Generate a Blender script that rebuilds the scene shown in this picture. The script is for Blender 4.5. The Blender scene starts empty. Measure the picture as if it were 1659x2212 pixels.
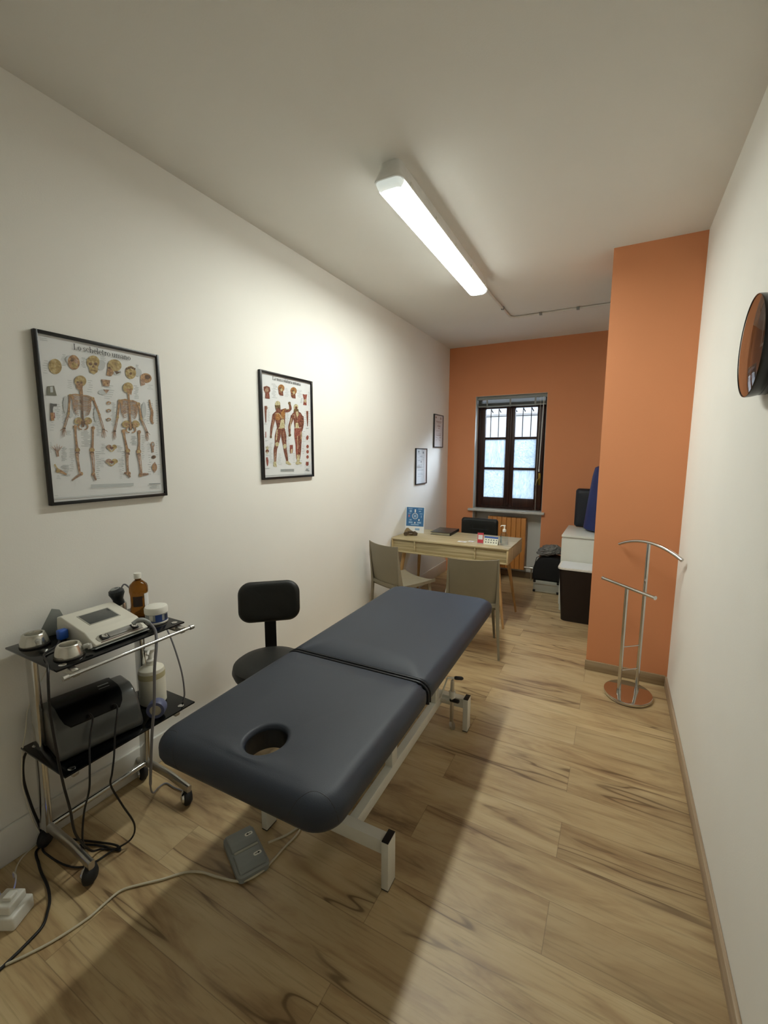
import bpy, bmesh, math, random
from math import sin, cos, pi, radians
from mathutils import Vector, Matrix
from mathutils.bvhtree import BVHTree
random.seed(7)
SC = bpy.context.scene
COL = SC.collection

# ------------------------------------------------------------------ camera, world, exposure
YAW, PITCH, ROLL, FPX = 0.49316, 0.13328, 0.00271, 934.5
fwd = Vector((-sin(YAW)*cos(PITCH), cos(YAW)*cos(PITCH), -sin(PITCH)))
rgt = Vector((cos(YAW), sin(YAW), 0)); upv = rgt.cross(fwd)
r2 = rgt*cos(ROLL)+upv*sin(ROLL); u2 = -rgt*sin(ROLL)+upv*cos(ROLL)
cam_d = bpy.data.cameras.new('camera'); cam = bpy.data.objects.new('camera', cam_d); COL.objects.link(cam)
M3 = Matrix((r2, u2, -fwd)).transposed()
cam.matrix_world = Matrix.Translation((0, 0, 1.6)) @ M3.to_4x4()
cam_d.sensor_fit = 'HORIZONTAL'; cam_d.sensor_width = 36; cam_d.lens = 36*FPX/1659
cam_d.clip_start = 0.02
SC.camera = cam
vs = SC.view_settings
vs.view_transform = 'Standard'; vs.look = 'None'; vs.gamma = 1; vs.use_curve_mapping = False
vs.exposure = 0.0
LAMP = 71.0          # radiance of the downward face of the fluorescent diffuser
SKY = 11.0            # overcast sky outside the window
W = bpy.data.worlds.new('world'); SC.world = W; W.use_nodes = True
bg = W.node_tree.nodes['Background']; bg.inputs[0].default_value = (0.58, 0.76, 1.0, 1); bg.inputs[1].default_value = SKY
# soft cool daylight falling into the room through the window from the upper right
sd = bpy.data.lights.new('daylight', 'SUN'); sun = bpy.data.objects.new('daylight', sd); COL.objects.link(sun)
sd.energy = 16.0; sd.angle = radians(28); sd.color = (.70, .84, 1.0)
sun.rotation_euler = Vector((-.79, -.95, -.72)).to_track_quat('-Z', 'Y').to_euler()

# ------------------------------------------------------------------ helpers
def lin(h):
    h = h.lstrip('#'); o = []
    for i in (0, 2, 4):
        v = int(h[i:i+2], 16)/255
        o.append(v/12.92 if v <= .04045 else ((v+.055)/1.055)**2.4)
    return (*o, 1)

class G:
    """small node-graph helper"""
    def __init__(s, name):
        s.m = bpy.data.materials.new(name); s.m.use_nodes = True
        s.t = s.m.node_tree; s.n = s.t.nodes; s.b = s.n['Principled BSDF']; s.out = s.n['Material Output']
    def new(s, t): return s.n.new(t)
    def put(s, sock, v):
        if hasattr(v, 'links'): s.t.links.new(v, sock)
        else: sock.default_value = v
    def math(s, op, a, b=None, c=None):
        n = s.new('ShaderNodeMath'); n.operation = op; s.put(n.inputs[0], a)
        if b is not None: s.put(n.inputs[1], b)
        if c is not None: s.put(n.inputs[2], c)
        return n.outputs[0]
    def xyz(s, x, y, z):
        n = s.new('ShaderNodeCombineXYZ'); s.put(n.inputs[0], x); s.put(n.inputs[1], y); s.put(n.inputs[2], z); return n.outputs[0]
    def sep(s, v):
        n = s.new('ShaderNodeSeparateXYZ'); s.put(n.inputs[0], v); return n.outputs
    def pos(s): return s.new('ShaderNodeNewGeometry').outputs['Position']
    def obj(s): return s.new('ShaderNodeTexCoord').outputs['Object']
    def noise(s, v, scale=5, detail=4, rough=.55, dist=0):
        n = s.new('ShaderNodeTexNoise'); s.put(n.inputs['Vector'], v); n.inputs['Scale'].default_value = scale
        n.inputs['Detail'].default_value = detail; n.inputs['Roughness'].default_value = rough; n.inputs['Distortion'].default_value = dist
        return n.outputs[0]
    def white(s, v):
        n = s.new('ShaderNodeTexWhiteNoise'); n.noise_dimensions = '1D'; s.put(n.inputs['W'], v); return n.outputs[0]
    def mix(s, f, a, b):
        n = s.new('ShaderNodeMix'); n.data_type = 'RGBA'; s.put(n.inputs[0], f); s.put(n.inputs[6], a); s.put(n.inputs[7], b); return n.outputs[2]
    def ramp(s, f, stops):
        n = s.new('ShaderNodeValToRGB'); s.put(n.inputs[0], f); cr = n.color_ramp
        while len(cr.elements) < len(stops): cr.elements.new(.5)
        for e, (p, c) in zip(cr.elements, stops): e.position = p; e.color = c if len(c) == 4 else (*c, 1)
        return n.outputs[0]
    def smooth(s, v, a, b):
        n = s.new('ShaderNodeMapRange'); n.interpolation_type = 'SMOOTHSTEP'; s.put(n.inputs[0], v)
        n.inputs[1].default_value = a; n.inputs[2].default_value = b; return n.outputs[0]
    def bump(s, h, strength=.2, dist=.01):
        n = s.new('ShaderNodeBump'); s.put(n.inputs['Height'], h); n.inputs['Strength'].default_value = strength
        n.inputs['Distance'].default_value = dist; s.t.links.new(n.outputs[0], s.b.inputs['Normal'])
    def base(s, v): s.put(s.b.inputs['Base Color'], v)
    def set(s, **k):
        for a, v in k.items(): s.b.inputs[a.replace('_', ' ')].default_value = v

def pm(name, col, rough=.5, metal=0, var=.06, scale=12, bump=0, bscale=200, coat=0, spec=.5):
    g = G(name); c = lin(col) if isinstance(col, str) else col
    v = g.noise(g.obj(), scale, 3)
    dark = tuple(x*(1-var) for x in c[:3])+(1,); lite = tuple(min(1, x*(1+var)) for x in c[:3])+(1,)
    g.base(g.ramp(v, [(.3, dark), (.7, lite)]))
    g.set(Roughness=rough, Metallic=metal, Coat_Weight=coat, Specular_IOR_Level=spec)
    if bump: g.bump(g.noise(g.obj(), bscale, 3), bump, .002)
    return g.m

def glassy(name, col=(1, 1, 1, 1), ior=1.45, tint=1.0, rough=.02):
    g = G(name); n = g.new('ShaderNodeBsdfTransparent'); n.inputs[0].default_value = tuple(x*tint for x in col[:3])+(1,)
    gl = g.new('ShaderNodeBsdfGlossy'); gl.inputs['Roughness'].default_value = rough
    # Schlick reflectance of a thin pane, the same from both sides
    ge = g.new('ShaderNodeNewGeometry'); dt = g.new('ShaderNodeVectorMath'); dt.operation = 'DOT_PRODUCT'
    g.t.links.new(ge.outputs['Incoming'], dt.inputs[0]); g.t.links.new(ge.outputs['Normal'], dt.inputs[1])
    r0 = ((ior-1)/(ior+1))**2; k = g.math('POWER', g.math('SUBTRACT', 1.0, g.math('MINIMUM', g.math('ABSOLUTE', dt.outputs['Value']), 1.0)), 5.0)
    fr = g.math('ADD', g.math('MULTIPLY', k, 1-r0), r0)
    mx = g.new('ShaderNodeMixShader'); g.t.links.new(fr, mx.inputs[0]); g.t.links.new(n.outputs[0], mx.inputs[1]); g.t.links.new(gl.outputs[0], mx.inputs[2])
    g.t.links.new(mx.outputs[0], g.out.inputs[0]); return g.m

def BM(): return bmesh.new()
def merge(bm, other, M=None):
    if M is not None: other.transform(M)
    me = bpy.data.meshes.new('tmp'); other.to_mesh(me); bm.from_mesh(me); bpy.data.meshes.remove(me); other.free()
def box(bm, a, b, bev=0, seg=2, mi=0, M=None):
    t = bmesh.new(); bmesh.ops.create_cube(t, size=1)
    a = Vector(a); b = Vector(b); c = (a+b)/2; d = b-a
    for v in t.verts: v.co = Vector((c.x+v.co.x*d.x, c.y+v.co.y*d.y, c.z+v.co.z*d.z))
    if bev: bmesh.ops.bevel(t, geom=t.edges[:], offset=min(bev, .49*min(abs(x) for x in d)), segments=seg, profile=.5, affect='EDGES')
    for f in t.faces: f.material_index = mi
    merge(bm, t, M)
def bx(a, b, bev=0, seg=2, M=None):
    bm = BM(); box(bm, a, b, bev, seg, 0, M); return bm
def frame_at(d, up=Vector((0, 0, 1))):
    d = d.normalized()
    if abs(d.dot(up)) > .98: up = Vector((1, 0, 0))
    x = up.cross(d).normalized(); y = d.cross(x).normalized(); return x, y
def tube(bm, pts, r, n=12, cap=True, mi=0, prof=None):
    """sweep; r number or list; prof optional list of 2D pts scaled by r"""
    P = [Vector(p) for p in pts]; R = r if isinstance(r, (list, tuple)) else [r]*len(P)
    prof = prof or [(cos(2*pi*i/n), sin(2*pi*i/n)) for i in range(n)]
    rings = []; px = None
    for i, p in enumerate(P):
        d = (P[min(i+1, len(P)-1)]-P[max(i-1, 0)])
        if d.length < 1e-9: d = Vector((0, 0, 1))
        d.normalize()
        if px is None: x, y = frame_at(d)
        else:
            x = (px-d*px.dot(d))
            x = x.normalized() if x.length > 1e-6 else frame_at(d)[0]
            y = d.cross(x)
        px = x
        rings.append([bm.verts.new(p+x*(u*R[i])+y*(v*R[i])) for u, v in prof])
    m = len(prof)
    for a, b in zip(rings, rings[1:]):
        for k in range(m):
            f = bm.faces.new((a[k], a[(k+1) % m], b[(k+1) % m], b[k])); f.material_index = mi
    if cap:
        for rr, s in ((rings[0], -1), (rings[-1], 1)):
            f = bm.faces.new(rr if s > 0 else rr[::-1]); f.material_index = mi
def tb(pts, r, n=12): bm = BM(); tube(bm, pts, r, n); return bm
def spline(pts, k=6):
    P = [Vector(p) for p in pts]; out = []
    for i in range(len(P)-1):
        p0 = P[max(i-1, 0)]; p1 = P[i]; p2 = P[i+1]; p3 = P[min(i+2, len(P)-1)]
        for j in range(k):
            t = j/k
            out.append(.5*((2*p1)+(p2-p0)*t+(2*p0-5*p1+4*p2-p3)*t*t+(3*p1-p0-3*p2+p3)*t**3))
    out.append(P[-1]); return out
def lathe(bm, prof, c=(0, 0, 0), n=32, mi=0, sx=1, sy=1, M=None):
    t = bmesh.new(); rings = []
    for r, z in prof:
        if r < 1e-6: rings.append([t.verts.new((0, 0, z))])
        else: rings.append([t.verts.new((r*cos(2*pi*i/n)*sx, r*sin(2*pi*i/n)*sy, z)) for i in range(n)])
    for a, b in zip(rings, rings[1:]):
        for k in range(n):
            if len(a) == 1 and len(b) == 1: continue
            if len(a) == 1: f = t.faces.new((a[0], b[(k+1) % n], b[k]))
            elif len(b) == 1: f = t.faces.new((a[k], a[(k+1) % n], b[0]))
            else: f = t.faces.new((a[k], a[(k+1) % n], b[(k+1) % n], b[k]))
            f.material_index = mi
    bmesh.ops.recalc_face_normals(t, faces=t.faces[:])
    T = Matrix.Translation(c)
    merge(bm, t, T @ M if M is not None else T)
def lt(prof, c=(0, 0, 0), n=32, **k): bm = BM(); lathe(bm, prof, c, n, **k); return bm
def prism(bm, poly, a, b, axis='y', mi=0, bev=0, M=None):
    """polygon (2D) extruded along axis from a to b. axis y: poly=(x,z); x: poly=(y,z); z: poly=(x,y)"""
    t = bmesh.new()
    def P(p, h): return {'y': (p[0], h, p[1]), 'x': (h, p[0], p[1]), 'z': (p[0], p[1], h)}[axis]
    A = [t.verts.new(P(p, a)) for p in poly]; B = [t.verts.new(P(p, b)) for p in poly]; n = len(poly)
    t.faces.new(A); t.faces.new(B[::-1])
    for i in range(n): t.faces.new((A[i], B[i], B[(i+1) % n], A[(i+1) % n]))
    bmesh.ops.recalc_face_normals(t, faces=t.faces[:])
    if bev: bmesh.ops.bevel(t, geom=t.edges[:], offset=bev, segments=3, profile=.5, affect='EDGES', clamp_overlap=True)
    for f in t.faces: f.material_index = mi
    merge(bm, t, M)
def rrect(x0, y0, x1, y1, r, n=6):
    out = []
    for cx, cy, a0 in ((x1-r, y1-r, 0), (x0+r, y1-r, 90), (x0+r, y0+r, 180), (x1-r, y0+r, 270)):
        for i in range(n+1):
            a = radians(a0+90*i/n); out.append((cx+r*cos(a), cy+r*sin(a)))
    return out

def obj(name, bm, mat, parent=None, world=True, label=None, kind=None, smooth=38):
    """one mesh object; geometry given in world space is carried into the parent's space"""
    root = parent
    while root is not None and root.parent is not None: root = root.parent
    if world and root is not None: bm.transform(root.matrix_basis.inverted())
    if smooth:
        bmesh.ops.recalc_face_normals(bm, faces=bm.faces[:])
        for f in bm.faces: f.smooth = True
        for e in bm.edges:
            if len(e.link_faces) == 2 and e.calc_face_angle(0) > radians(smooth): e.smooth = False
    me = bpy.data.meshes.new(name); bm.to_mesh(me); bm.free()
    for m in (mat if isinstance(mat, (list, tuple)) else [mat]): me.materials.append(m)
    o = bpy.data.objects.new(name, me); COL.objects.link(o)
    if parent is not None: o.parent = parent
    if label: o['label'] = label
    if kind: o['kind'] = kind
    return o
def thing(name, label, cat, loc=(0, 0, 0), rz=0, group=None):
    o = bpy.data.objects.new(name, None); COL.objects.link(o); o.empty_display_size = .1
    o.matrix_basis = Matrix.Translation(loc) @ Matrix.Rotation(rz, 4, 'Z')
    o['label'] = label; o['category'] = cat
    if group: o['group'] = group
    return o
def tag(o, label, cat, group=None):
    o['label'] = label; o['category'] = cat
    if group: o['group'] = group
    return o
def struct(name, bm, mat, parent=None, smooth=38):
    return obj(name, bm, mat, parent, kind='structure', smooth=smooth)
def copy_thing(root, label, loc, rz=0):
    r = root.copy(); COL.objects.link(r); r['label'] = label
    r.matrix_basis = Matrix.Translation(loc) @ Matrix.Rotation(rz, 4, 'Z')
    for ch in list(root.children):
        c = ch.copy(); COL.objects.link(c); c.parent = r
        for g in list(ch.children):
            d = g.copy(); COL.objects.link(d); d.parent = c
    return r

# ------------------------------------------------------------------ materials
def wall_mat(name, col, var=.02):
    g = G(name); c = lin(col); n = g.noise(g.pos(), 1.3, 4)
    g.base(g.ramp(n, [(.3, tuple(x*(1-var) for x in c[:3])), (.7, tuple(min(1, x*(1+var)) for x in c[:3]))]))
    g.set(Roughness=.75, Specular_IOR_Level=.25)
    g.bump(g.noise(g.pos(), 160, 5, .65), .18, .002); return g.m
M_white = wall_mat('white_paint', '#f1efe8')
M_ceil = wall_mat('ceiling_paint', '#e8e6df')
M_orange = wall_mat('orange_paint', '#dc9468')
M_niche = wall_mat('niche_paint', '#d2d2cc')
M_stone = pm('sill_stone', '#c8c7c0', .35, var=.08, scale=20)
M_base = pm('white_skirting', '#e4e1d8', .4, var=.02)
M_facade = wall_mat('facade_plaster', '#86817a')

def plank_mat():
    g = G('oak_laminate'); x, y, z = g.sep(g.pos())
    rowf = g.math('DIVIDE', g.math('SUBTRACT', y, .524-1.925), .1925)
    row = g.math('FLOOR', rowf); par = g.math('MODULO', row, 2.0)
    xo = g.math('DIVIDE', g.math('ADD', g.math('ADD', x, .115+13.85), g.math('MULTIPLY', par, .553)), 1.385)
    colf = g.math('FLOOR', xo)
    idn = g.math('ADD', g.math('MULTIPLY', row, 17.31), g.math('MULTIPLY', colf, 7.77))
    r1 = g.white(idn); r2_ = g.white(g.math('ADD', idn, 3.3))
    off = g.math('MULTIPLY', r1, 40.0)
    v1 = g.xyz(g.math('ADD', g.math('MULTIPLY', x, 1.0), off), g.math('MULTIPLY', y, 4.6), off)
    v2 = g.xyz(g.math('ADD', g.math('MULTIPLY', x, 5.0), off), g.math('MULTIPLY', y, 110.0), off)
    v3 = g.xyz(g.math('ADD', g.math('MULTIPLY', x, .55), off), g.math('MULTIPLY', y, 6.0), g.math('ADD', off, 9.0))
    broad = g.noise(v1, 1.9, 4, .6, .7)
    fine = g.noise(v2, 1.0, 3, .6, .2)
    crk = g.noise(v3, 1.3, 2.2, .5, .35)
    base = g.ramp(broad, [(.27, lin('#846b4e')), (.37, lin('#a88e69')), (.50, lin('#bca57d')), (.74, lin('#c9b58e'))])
    tone = g.ramp(r2_, [(0, (.84, .80, .76)), (.35, (.96, .94, .92)), (.7, (1.02, 1.0, .97)), (1, (1.14, 1.12, 1.07))])
    mul = g.new('ShaderNodeMix'); mul.data_type = 'RGBA'; mul.blend_type = 'MULTIPLY'; mul.inputs[0].default_value = 1
    g.put(mul.inputs[6], base); g.put(mul.inputs[7], tone)
    c = mul.outputs[2]
    c = g.mix(g.math('MULTIPLY', g.smooth(fine, .5, .72), .28), c, lin('#6e5b3c'))
    # long dark grain cracks: thin iso-lines of a stretched noise, gated by a second noise
    d = g.math('ABSOLUTE', g.math('SUBTRACT', crk, .5))
    line = g.math('SUBTRACT', 1.0, g.smooth(d, .002, .013))
    gate = g.smooth(g.noise(v1, 1.0, 2, .5, 0), .45, .58)
    c = g.mix(g.math('MULTIPLY', g.math('MULTIPLY', line, gate), .75), c, lin('#4e3a26'))
    halo = g.math('SUBTRACT', 1.0, g.smooth(d, .0, .05))
    c = g.mix(g.math('MULTIPLY', g.math('MULTIPLY', halo, gate), .38), c, lin('#7d6142'))
    # knots
    vor = g.new('ShaderNodeTexVoronoi'); g.put(vor.inputs['Vector'], g.xyz(g.math('ADD', g.math('MULTIPLY', x, 1.0), off), g.math('MULTIPLY', y, 2.4), off)); vor.inputs['Scale'].default_value = 1.5
    kn = g.math('SUBTRACT', 1.0, g.smooth(g.math('ADD', vor.outputs['Distance'], g.math('MULTIPLY', fine, .05)), .03, .085))
    c = g.mix(g.math('MULTIPLY', g.math('MULTIPLY', kn, gate), .6), c, lin('#4a3726'))
    fy = g.math('SUBTRACT', rowf, row); fx = g.math('SUBTRACT', xo, colf)
    ey = g.math('MULTIPLY', g.math('MINIMUM', fy, g.math('SUBTRACT', 1.0, fy)), .1925)
    ex = g.math('MULTIPLY', g.math('MINIMUM', fx, g.math('SUBTRACT', 1.0, fx)), 1.385)
    seam = g.math('SUBTRACT', 1.0, g.smooth(g.math('MINIMUM', ex, ey), .0004, .002))
    c = g.mix(g.math('MULTIPLY', seam, .45), c, lin('#5a4630'))
    g.base(c); g.set(Roughness=.42, Specular_IOR_Level=.4)
    g.put(g.b.inputs['Roughness'], g.math('ADD', g.math('MULTIPLY', broad, .12), .34))
    g.bump(g.math('SUBTRACT', g.math('MULTIPLY', fine, .25), seam), .12, .002)
    return g.m
M_floor = plank_mat()
def wood(name, cols, ax='x', s=1.0, rough=.45, amp=60):
    g = G(name); x, y, z = g.sep(g.obj()); a = {'x': (1.4, amp, amp), 'y': (amp, 1.4, amp), 'z': (amp, amp, 1.4)}[ax]
    v = g.xyz(g.math('MULTIPLY', x, a[0]*s), g.math('MULTIPLY', y, a[1]*s), g.math('MULTIPLY', z, a[2]*s))
    n = g.noise(v, .9, 5, .6, .6)
    g.base(g.ramp(n, [(.3, lin(cols[0])), (.5, lin(cols[1])), (.7, lin(cols[2]))])); g.set(Roughness=rough, Specular_IOR_Level=.35)
    g.bump(n, .1, .001); return g.m
M_skirt = wood('oak_skirting', ('#857055', '#9c876a', '#ab977a'), 'x', 1)
M_skirty = wood('oak_skirting_long', ('#958068', '#ab967c', '#b8a48c'), 'y', 1)
M_desk = wood('sonoma_oak', ('#8a7a58', '#b3a27a', '#cbbb97'), 'x', .9)
M_deskend = wood('sonoma_oak_end', ('#a08a62', '#bda67a', '#cfba92'), 'z', 1.6, amp=40)
M_deskleg = wood('oak_leg', ('#9a7648', '#b58f5e', '#c5a375'), 'z', 1)
M_darkwood = wood('dark_window_wood', ('#1d0d0a', '#31170f', '#43241a'), 'z', 1, .38)
M_chrome = pm('chrome', '#cfcfcd', .12, 1, .02)
M_chrome_dull = pm('satin_metal', '#c2c0ba', .28, 1, .03)
M_mirror = pm('mirror_chrome', '#d8d6d2', .04, 1, .01)
M_whitemetal = pm('white_powder_coat', '#dcdacf', .4, 0, .02)
M_blackpl = pm('black_plastic', '#151213', .45, 0, .1)
M_rubber = pm('black_rubber', '#171717', .7, 0, .1)
M_blackglass = pm('black_glass', '#070809', .1, 0, .02, spec=.3)
M_glass = glassy('clear_glass')
def leather(name, col, rough=.42, sc=420, b=.25):
    g = G(name); c = lin(col); v = g.noise(g.obj(), 3, 3)
    g.base(g.ramp(v, [(.3, tuple(x*.93 for x in c[:3])), (.7, tuple(x*1.07 for x in c[:3]))]))
    n = g.new('ShaderNodeTexVoronoi'); n.inputs['Scale'].default_value = sc; g.put(n.inputs['Vector'], g.obj())
    g.set(Roughness=rough, Specular_IOR_Level=.45); g.bump(n.outputs['Distance'], b, .0008); return g.m
M_pad = leather('slate_blue_vinyl', '#272e3a', .52)
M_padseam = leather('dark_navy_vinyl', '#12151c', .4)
M_blackvinyl = leather('black_vinyl', '#141512', .5)
M_taupe = pm('taupe_plastic', '#8d8470', .42, 0, .03)
M_whitepl = pm('white_plastic', '#e6e4da', .35, 0, .02)
M_cream = pm('cream_plastic', '#dcd9cc', .35, 0, .02)
M_greypl = pm('grey_plastic', '#8b8f8c', .45, 0, .04)
M_dark = pm('dark_grey_plastic', '#3a3b3a', .3, .3, .05, coat=.3)
M_charc = pm('charcoal_shell', '#4c4d4b', .32, .35, .05, coat=.4)
M_blue = pm('blue_plastic', '#2857b0', .4)
M_cable_b = pm('black_cable', '#0d0909', .5)
M_cable_w = pm('beige_cable', '#c8bfa6', .5)
M_cable_g = pm('grey_cable', '#77767a', .45)
M_radi = pm('orange_enamel', '#cc8a48', .4, 0, .03)
M_paper = pm('paper', '#e4e6e6', .6, 0, .01)
M_cab = pm('white_lacquer', '#e0e2d8', .3, 0, .01)
M_brass = pm('brass', '#8f7434', .35, 1, .1)
M_iron = pm('black_iron', '#1a1a1c', .6, .4)
M_framebk = pm('black_frame', '#0e0f10', .35, 0, .05)

# ------------------------------------------------------------------ the room
XL, XR, YB, YR, ZC = -2.02, .397, 5.56, -.65, 2.957
struct('floor', bx((XL-.2, YR-.2, -.12), (XR+.2, YB+.35, 0)), M_floor)
struct('ceiling', bx((XL-.2, YR-.2, ZC), (XR+.2, YB+.35, ZC+.12)), M_ceil)
struct('wall_left', bx((XL-.15, YR, 0), (XL, YB, ZC)), M_white)
struct('wall_right', bx((XR, YR, 0), (XR+.15, YB, ZC)), M_white)
struct('wall_rear', bx((XL-.15, YR-.15, 0), (XR+.15, YR, ZC)), M_white)
WX0, WX1, WZ0, WZ1 = -1.656, -.79, .895, 2.33
b = BM(); D = .32
box(b, (XL-.15, YB, 0), (WX0, YB+D, ZC)); box(b, (WX1, YB, 0), (XR+.15, YB+D, ZC)); box(b, (WX0, YB, WZ1), (WX1, YB+D, ZC))
struct('wall_back', b, M_orange)
# painted reveals of the window recess and the niche behind the radiator
b = BM(); e = .003
box(b, (WX0, YB+.001, WZ0), (WX0+e, YB+.125, WZ1)); box(b, (WX1-e, YB+.001, WZ0), (WX1, YB+.125, WZ1)); box(b, (WX0+e, YB+.001, WZ1-e), (WX1-e, YB+.125, WZ1))
box(b, (WX0, YB+.001, 0), (WX0+e, YB+.2, WZ0-.03)); box(b, (WX1-e, YB+.001, 0), (WX1, YB+.2, WZ0-.03))
box(b, (WX0, YB+.16, 0), (WX1, YB+D, WZ0-.03))
struct('wall_niche', b, M_niche)
struct('trim_sill', bx((WX0-.055, YB-.045, WZ0-.03), (WX1+.035, YB+.2, WZ0), .004), M_stone)
# projecting orange column on the right wall
CX, CY = -.116, 3.43
struct('wall_column', bx((CX, CY, 0), (XR, CY+.5, ZC)), M_orange)
struct('baseboard_column', bx((CX-.006, CY-.014, 0), (XR-.012, CY-.0005, .075), .002), M_skirt)
struct('baseboard_left', bx((XL+.0005, YR, 0), (XL+.016, YB, .15), .004), M_base)
struct('baseboard_right', bx((XR-.013, YR, 0), (XR-.0005, CY-.0005, .07), .002), M_skirty)
struct('baseboard_back', bx((WX1, YB-.014, 0), (XR, YB-.0005, .08), .002), M_skirt)
struct('baseboard_niche', bx((WX0, YB+.14, 0), (WX1, YB+.159, .08), .002), pm('dark_skirting', '#6b5740', .5))

# ---- window
FY = 5.68
win = bpy.data.objects.new('window_1', None); COL.objects.link(win); win['kind'] = 'structure'
b = BM(); fx0, fx1 = WX0+.004, WX1-.004
def fr(b, x0, z0, x1, z1, w, y0, y1, bev=.006):
    box(b, (x0, y0, z0), (x0+w, y1, z1), bev); box(b, (x1-w, y0, z0), (x1, y1, z1), bev)
    box(b, (x0+w, y0, z1-w), (x1-w, y1, z1), bev); box(b, (x0+w, y0, z0), (x1-w, y1, z0+w), bev)
fr(b, fx0, WZ0, fx1, WZ1-.003, .034, FY+.01, FY+.07)
struct('window_frame', b, M_darkwood, win)
PX = ((-1.553, -1.287), (-1.176, -.912)); PZ = ((1.04, 1.403), (1.432, 1.79), (1.82, 2.18))
for k, (x0, x1) in enumerate(PX):
    b = BM()
    sx0 = fx0+.03 if k == 0 else x0-.055; sx1 = fx1-.03 if k else x1+.055
    if k == 0: sx1 = -1.2335
    else: sx0 = -1.2325
    zb, zt = WZ0+.03, 2.25
    y0, y1 = FY-.006, FY+.04
    box(b, (sx0, y0, zb), (x0, y1, zt), .006); box(b, (x1, y0, zb), (sx1, y1, zt), .006)
    box(b, (x0, y0, zb), (x1, y1, PZ[0][0]), .006); box(b, (x0, y0, PZ[2][1]), (x1, y1, zt), .006)
    for za, zc in ((PZ[0][1], PZ[1][0]), (PZ[1][1], PZ[2][0])): box(b, (x0, y0+.006, za), (x1, y1-.006, zc), .004)
    sash = struct('window_sash', b, M_darkwood, win)
    for j, (z0, z1) in enumerate(PZ):
        if j == 2: m = M_glass
        else:
            g = G('lace_frosted_glass_%d%d' % (k, j)); v = g.pos(); x_, y_, z_ = g.sep(v)
            n = g.noise(g.xyz(g.math('MULTIPLY', x_, (60, 110)[(k+j) % 2]), 0.0, g.math('MULTIPLY', z_, (60, 14)[(k*3+j) % 2])), 1.0, 3, .6, 1.2)
            cc = g.ramp(n, [(.36, (.36, .40, .42)), (.62, (.54, .555, .56))])
            tr = g.new('ShaderNodeBsdfTranslucent'); g.put(tr.inputs[0], cc)
            tp = g.new('ShaderNodeBsdfTransparent'); g.put(tp.inputs[0], cc)
            mx = g.new('ShaderNodeMixShader'); mx.inputs[0].default_value = .2
            g.t.links.new(tr.outputs[0], mx.inputs[1]); g.t.links.new(tp.outputs[0], mx.inputs[2])
            g.t.links.new(mx.outputs[0], g.out.inputs[0]); m = g.m
        struct('window_pane', bx((x0, FY+.014, z0), (x1, FY+.018, z1)), m, win, smooth=0)
b = BM(); box(b, (-1.248, FY-.014, WZ0+.06), (-1.216, FY-.005, 2.24), .004); struct('window_stile', b, M_darkwood, win)
b = BM(); box(b, (-.868, FY-.012, 1.22), (-.838, FY-.007, 1.37), .003); struct('window_handle_plate', b, M_brass, win)
b = BM(); tube(b, [(-.853, FY-.012, 1.30), (-.853, FY-.045, 1.30)], .008); tube(b, spline([(-.853, FY-.045, 1.305), (-.87, FY-.05, 1.28), (-.885, FY-.05, 1.22)]), .007)
struct('window_handle', b, M_brass, win)
# outside: iron grille and the pale house across the street
gr = thing('window_grille', 'black iron bar grille outside the upper window panes', 'grille', (-1.23, 5.84, .93))
for i in range(9):
    x = -1.63+i*.103
    t = tb([(x, 5.84, .93), (x, 5.84, 2.20)], .006, 8)
    pts = [(x+.012*(1-cos(a))+.004, 5.84-.02*sin(a), 2.20-.02*a) for a in [k*.35 for k in range(9)]]
    tube(t, spline(pts, 3), .007, 8)
    obj('grille_bar', t, M_iron, gr)
for z in (1.05, 1.65, 2.095): obj('cross_bar', tb([(-1.66, 5.84, z), (-.785, 5.84, z)], .005, 8), M_iron, gr)
b = BM(); box(b, (-9, 9.6, -1), (6, 9.9, 2.45)); box(b, (-9, 9.5, 2.45), (6, 9.9, 2.55)); box(b, (-9, 9.68, 2.55), (6, 9.9, 3.3))
for i in range(4): box(b, (-5.2+i*1.9, 9.64, 2.9), (-4.6+i*1.9, 9.7, 3.2))
struct('wall_across_street', b, M_facade)
struct('floor_street', bx((-9, 6.1, -1.1), (6, 9.9, -.9)), pm('asphalt', '#b5b3ae', .9))

# ---- venetian blind drawn up at the top of the recess
bl = thing('venetian_blind', 'grey venetian blind drawn up at the top of the window', 'blind', (-1.23, 5.62, WZ1-.003))
obj('head_rail', bx((WX0+.01, 5.60, 2.285), (WX1-.01, 5.632, 2.325), .003), M_greypl, bl)
M_slat = pm('blind_slats', '#686b68', .4, .3)
b = BM()
for i in range(13):
    z = 2.279-i*.0048
    box(b, (WX0+.02, 5.603+.001*(i % 2), z-.0015), (WX1-.02, 5.629, z), 0)
obj('slats', b, M_slat, bl)
obj('bottom_rail', bx((WX0+.018, 5.60, 2.196), (WX1-.018, 5.632, 2.213), .003), M_greypl, bl)
b = BM(); tube(b, [(-.83, 5.59, 2.29), (-.838, 5.588, 2.0), (-.85, 5.585, 1.42)], .004, 8); tube(b, [(-.85, 5.585, 1.42), (-.85, 5.585, 1.39)], .007, 8)
obj('wand', b, M_whitepl, bl)
b = BM(); tube(b, spline([(-.87, 5.592, 2.29), (-.873, 5.59, 1.8), (-.876, 5.59, 1.4), (-.872, 5.585, .91)]), .0018, 6); obj('pull_cord', b, M_cream, bl)
for x in (-1.52, -1.23, -.93): obj('ladder_clip', bx((x-.01, 5.597, 2.19), (x+.01, 5.60, 2.29), .001), M_greypl, bl)

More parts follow.
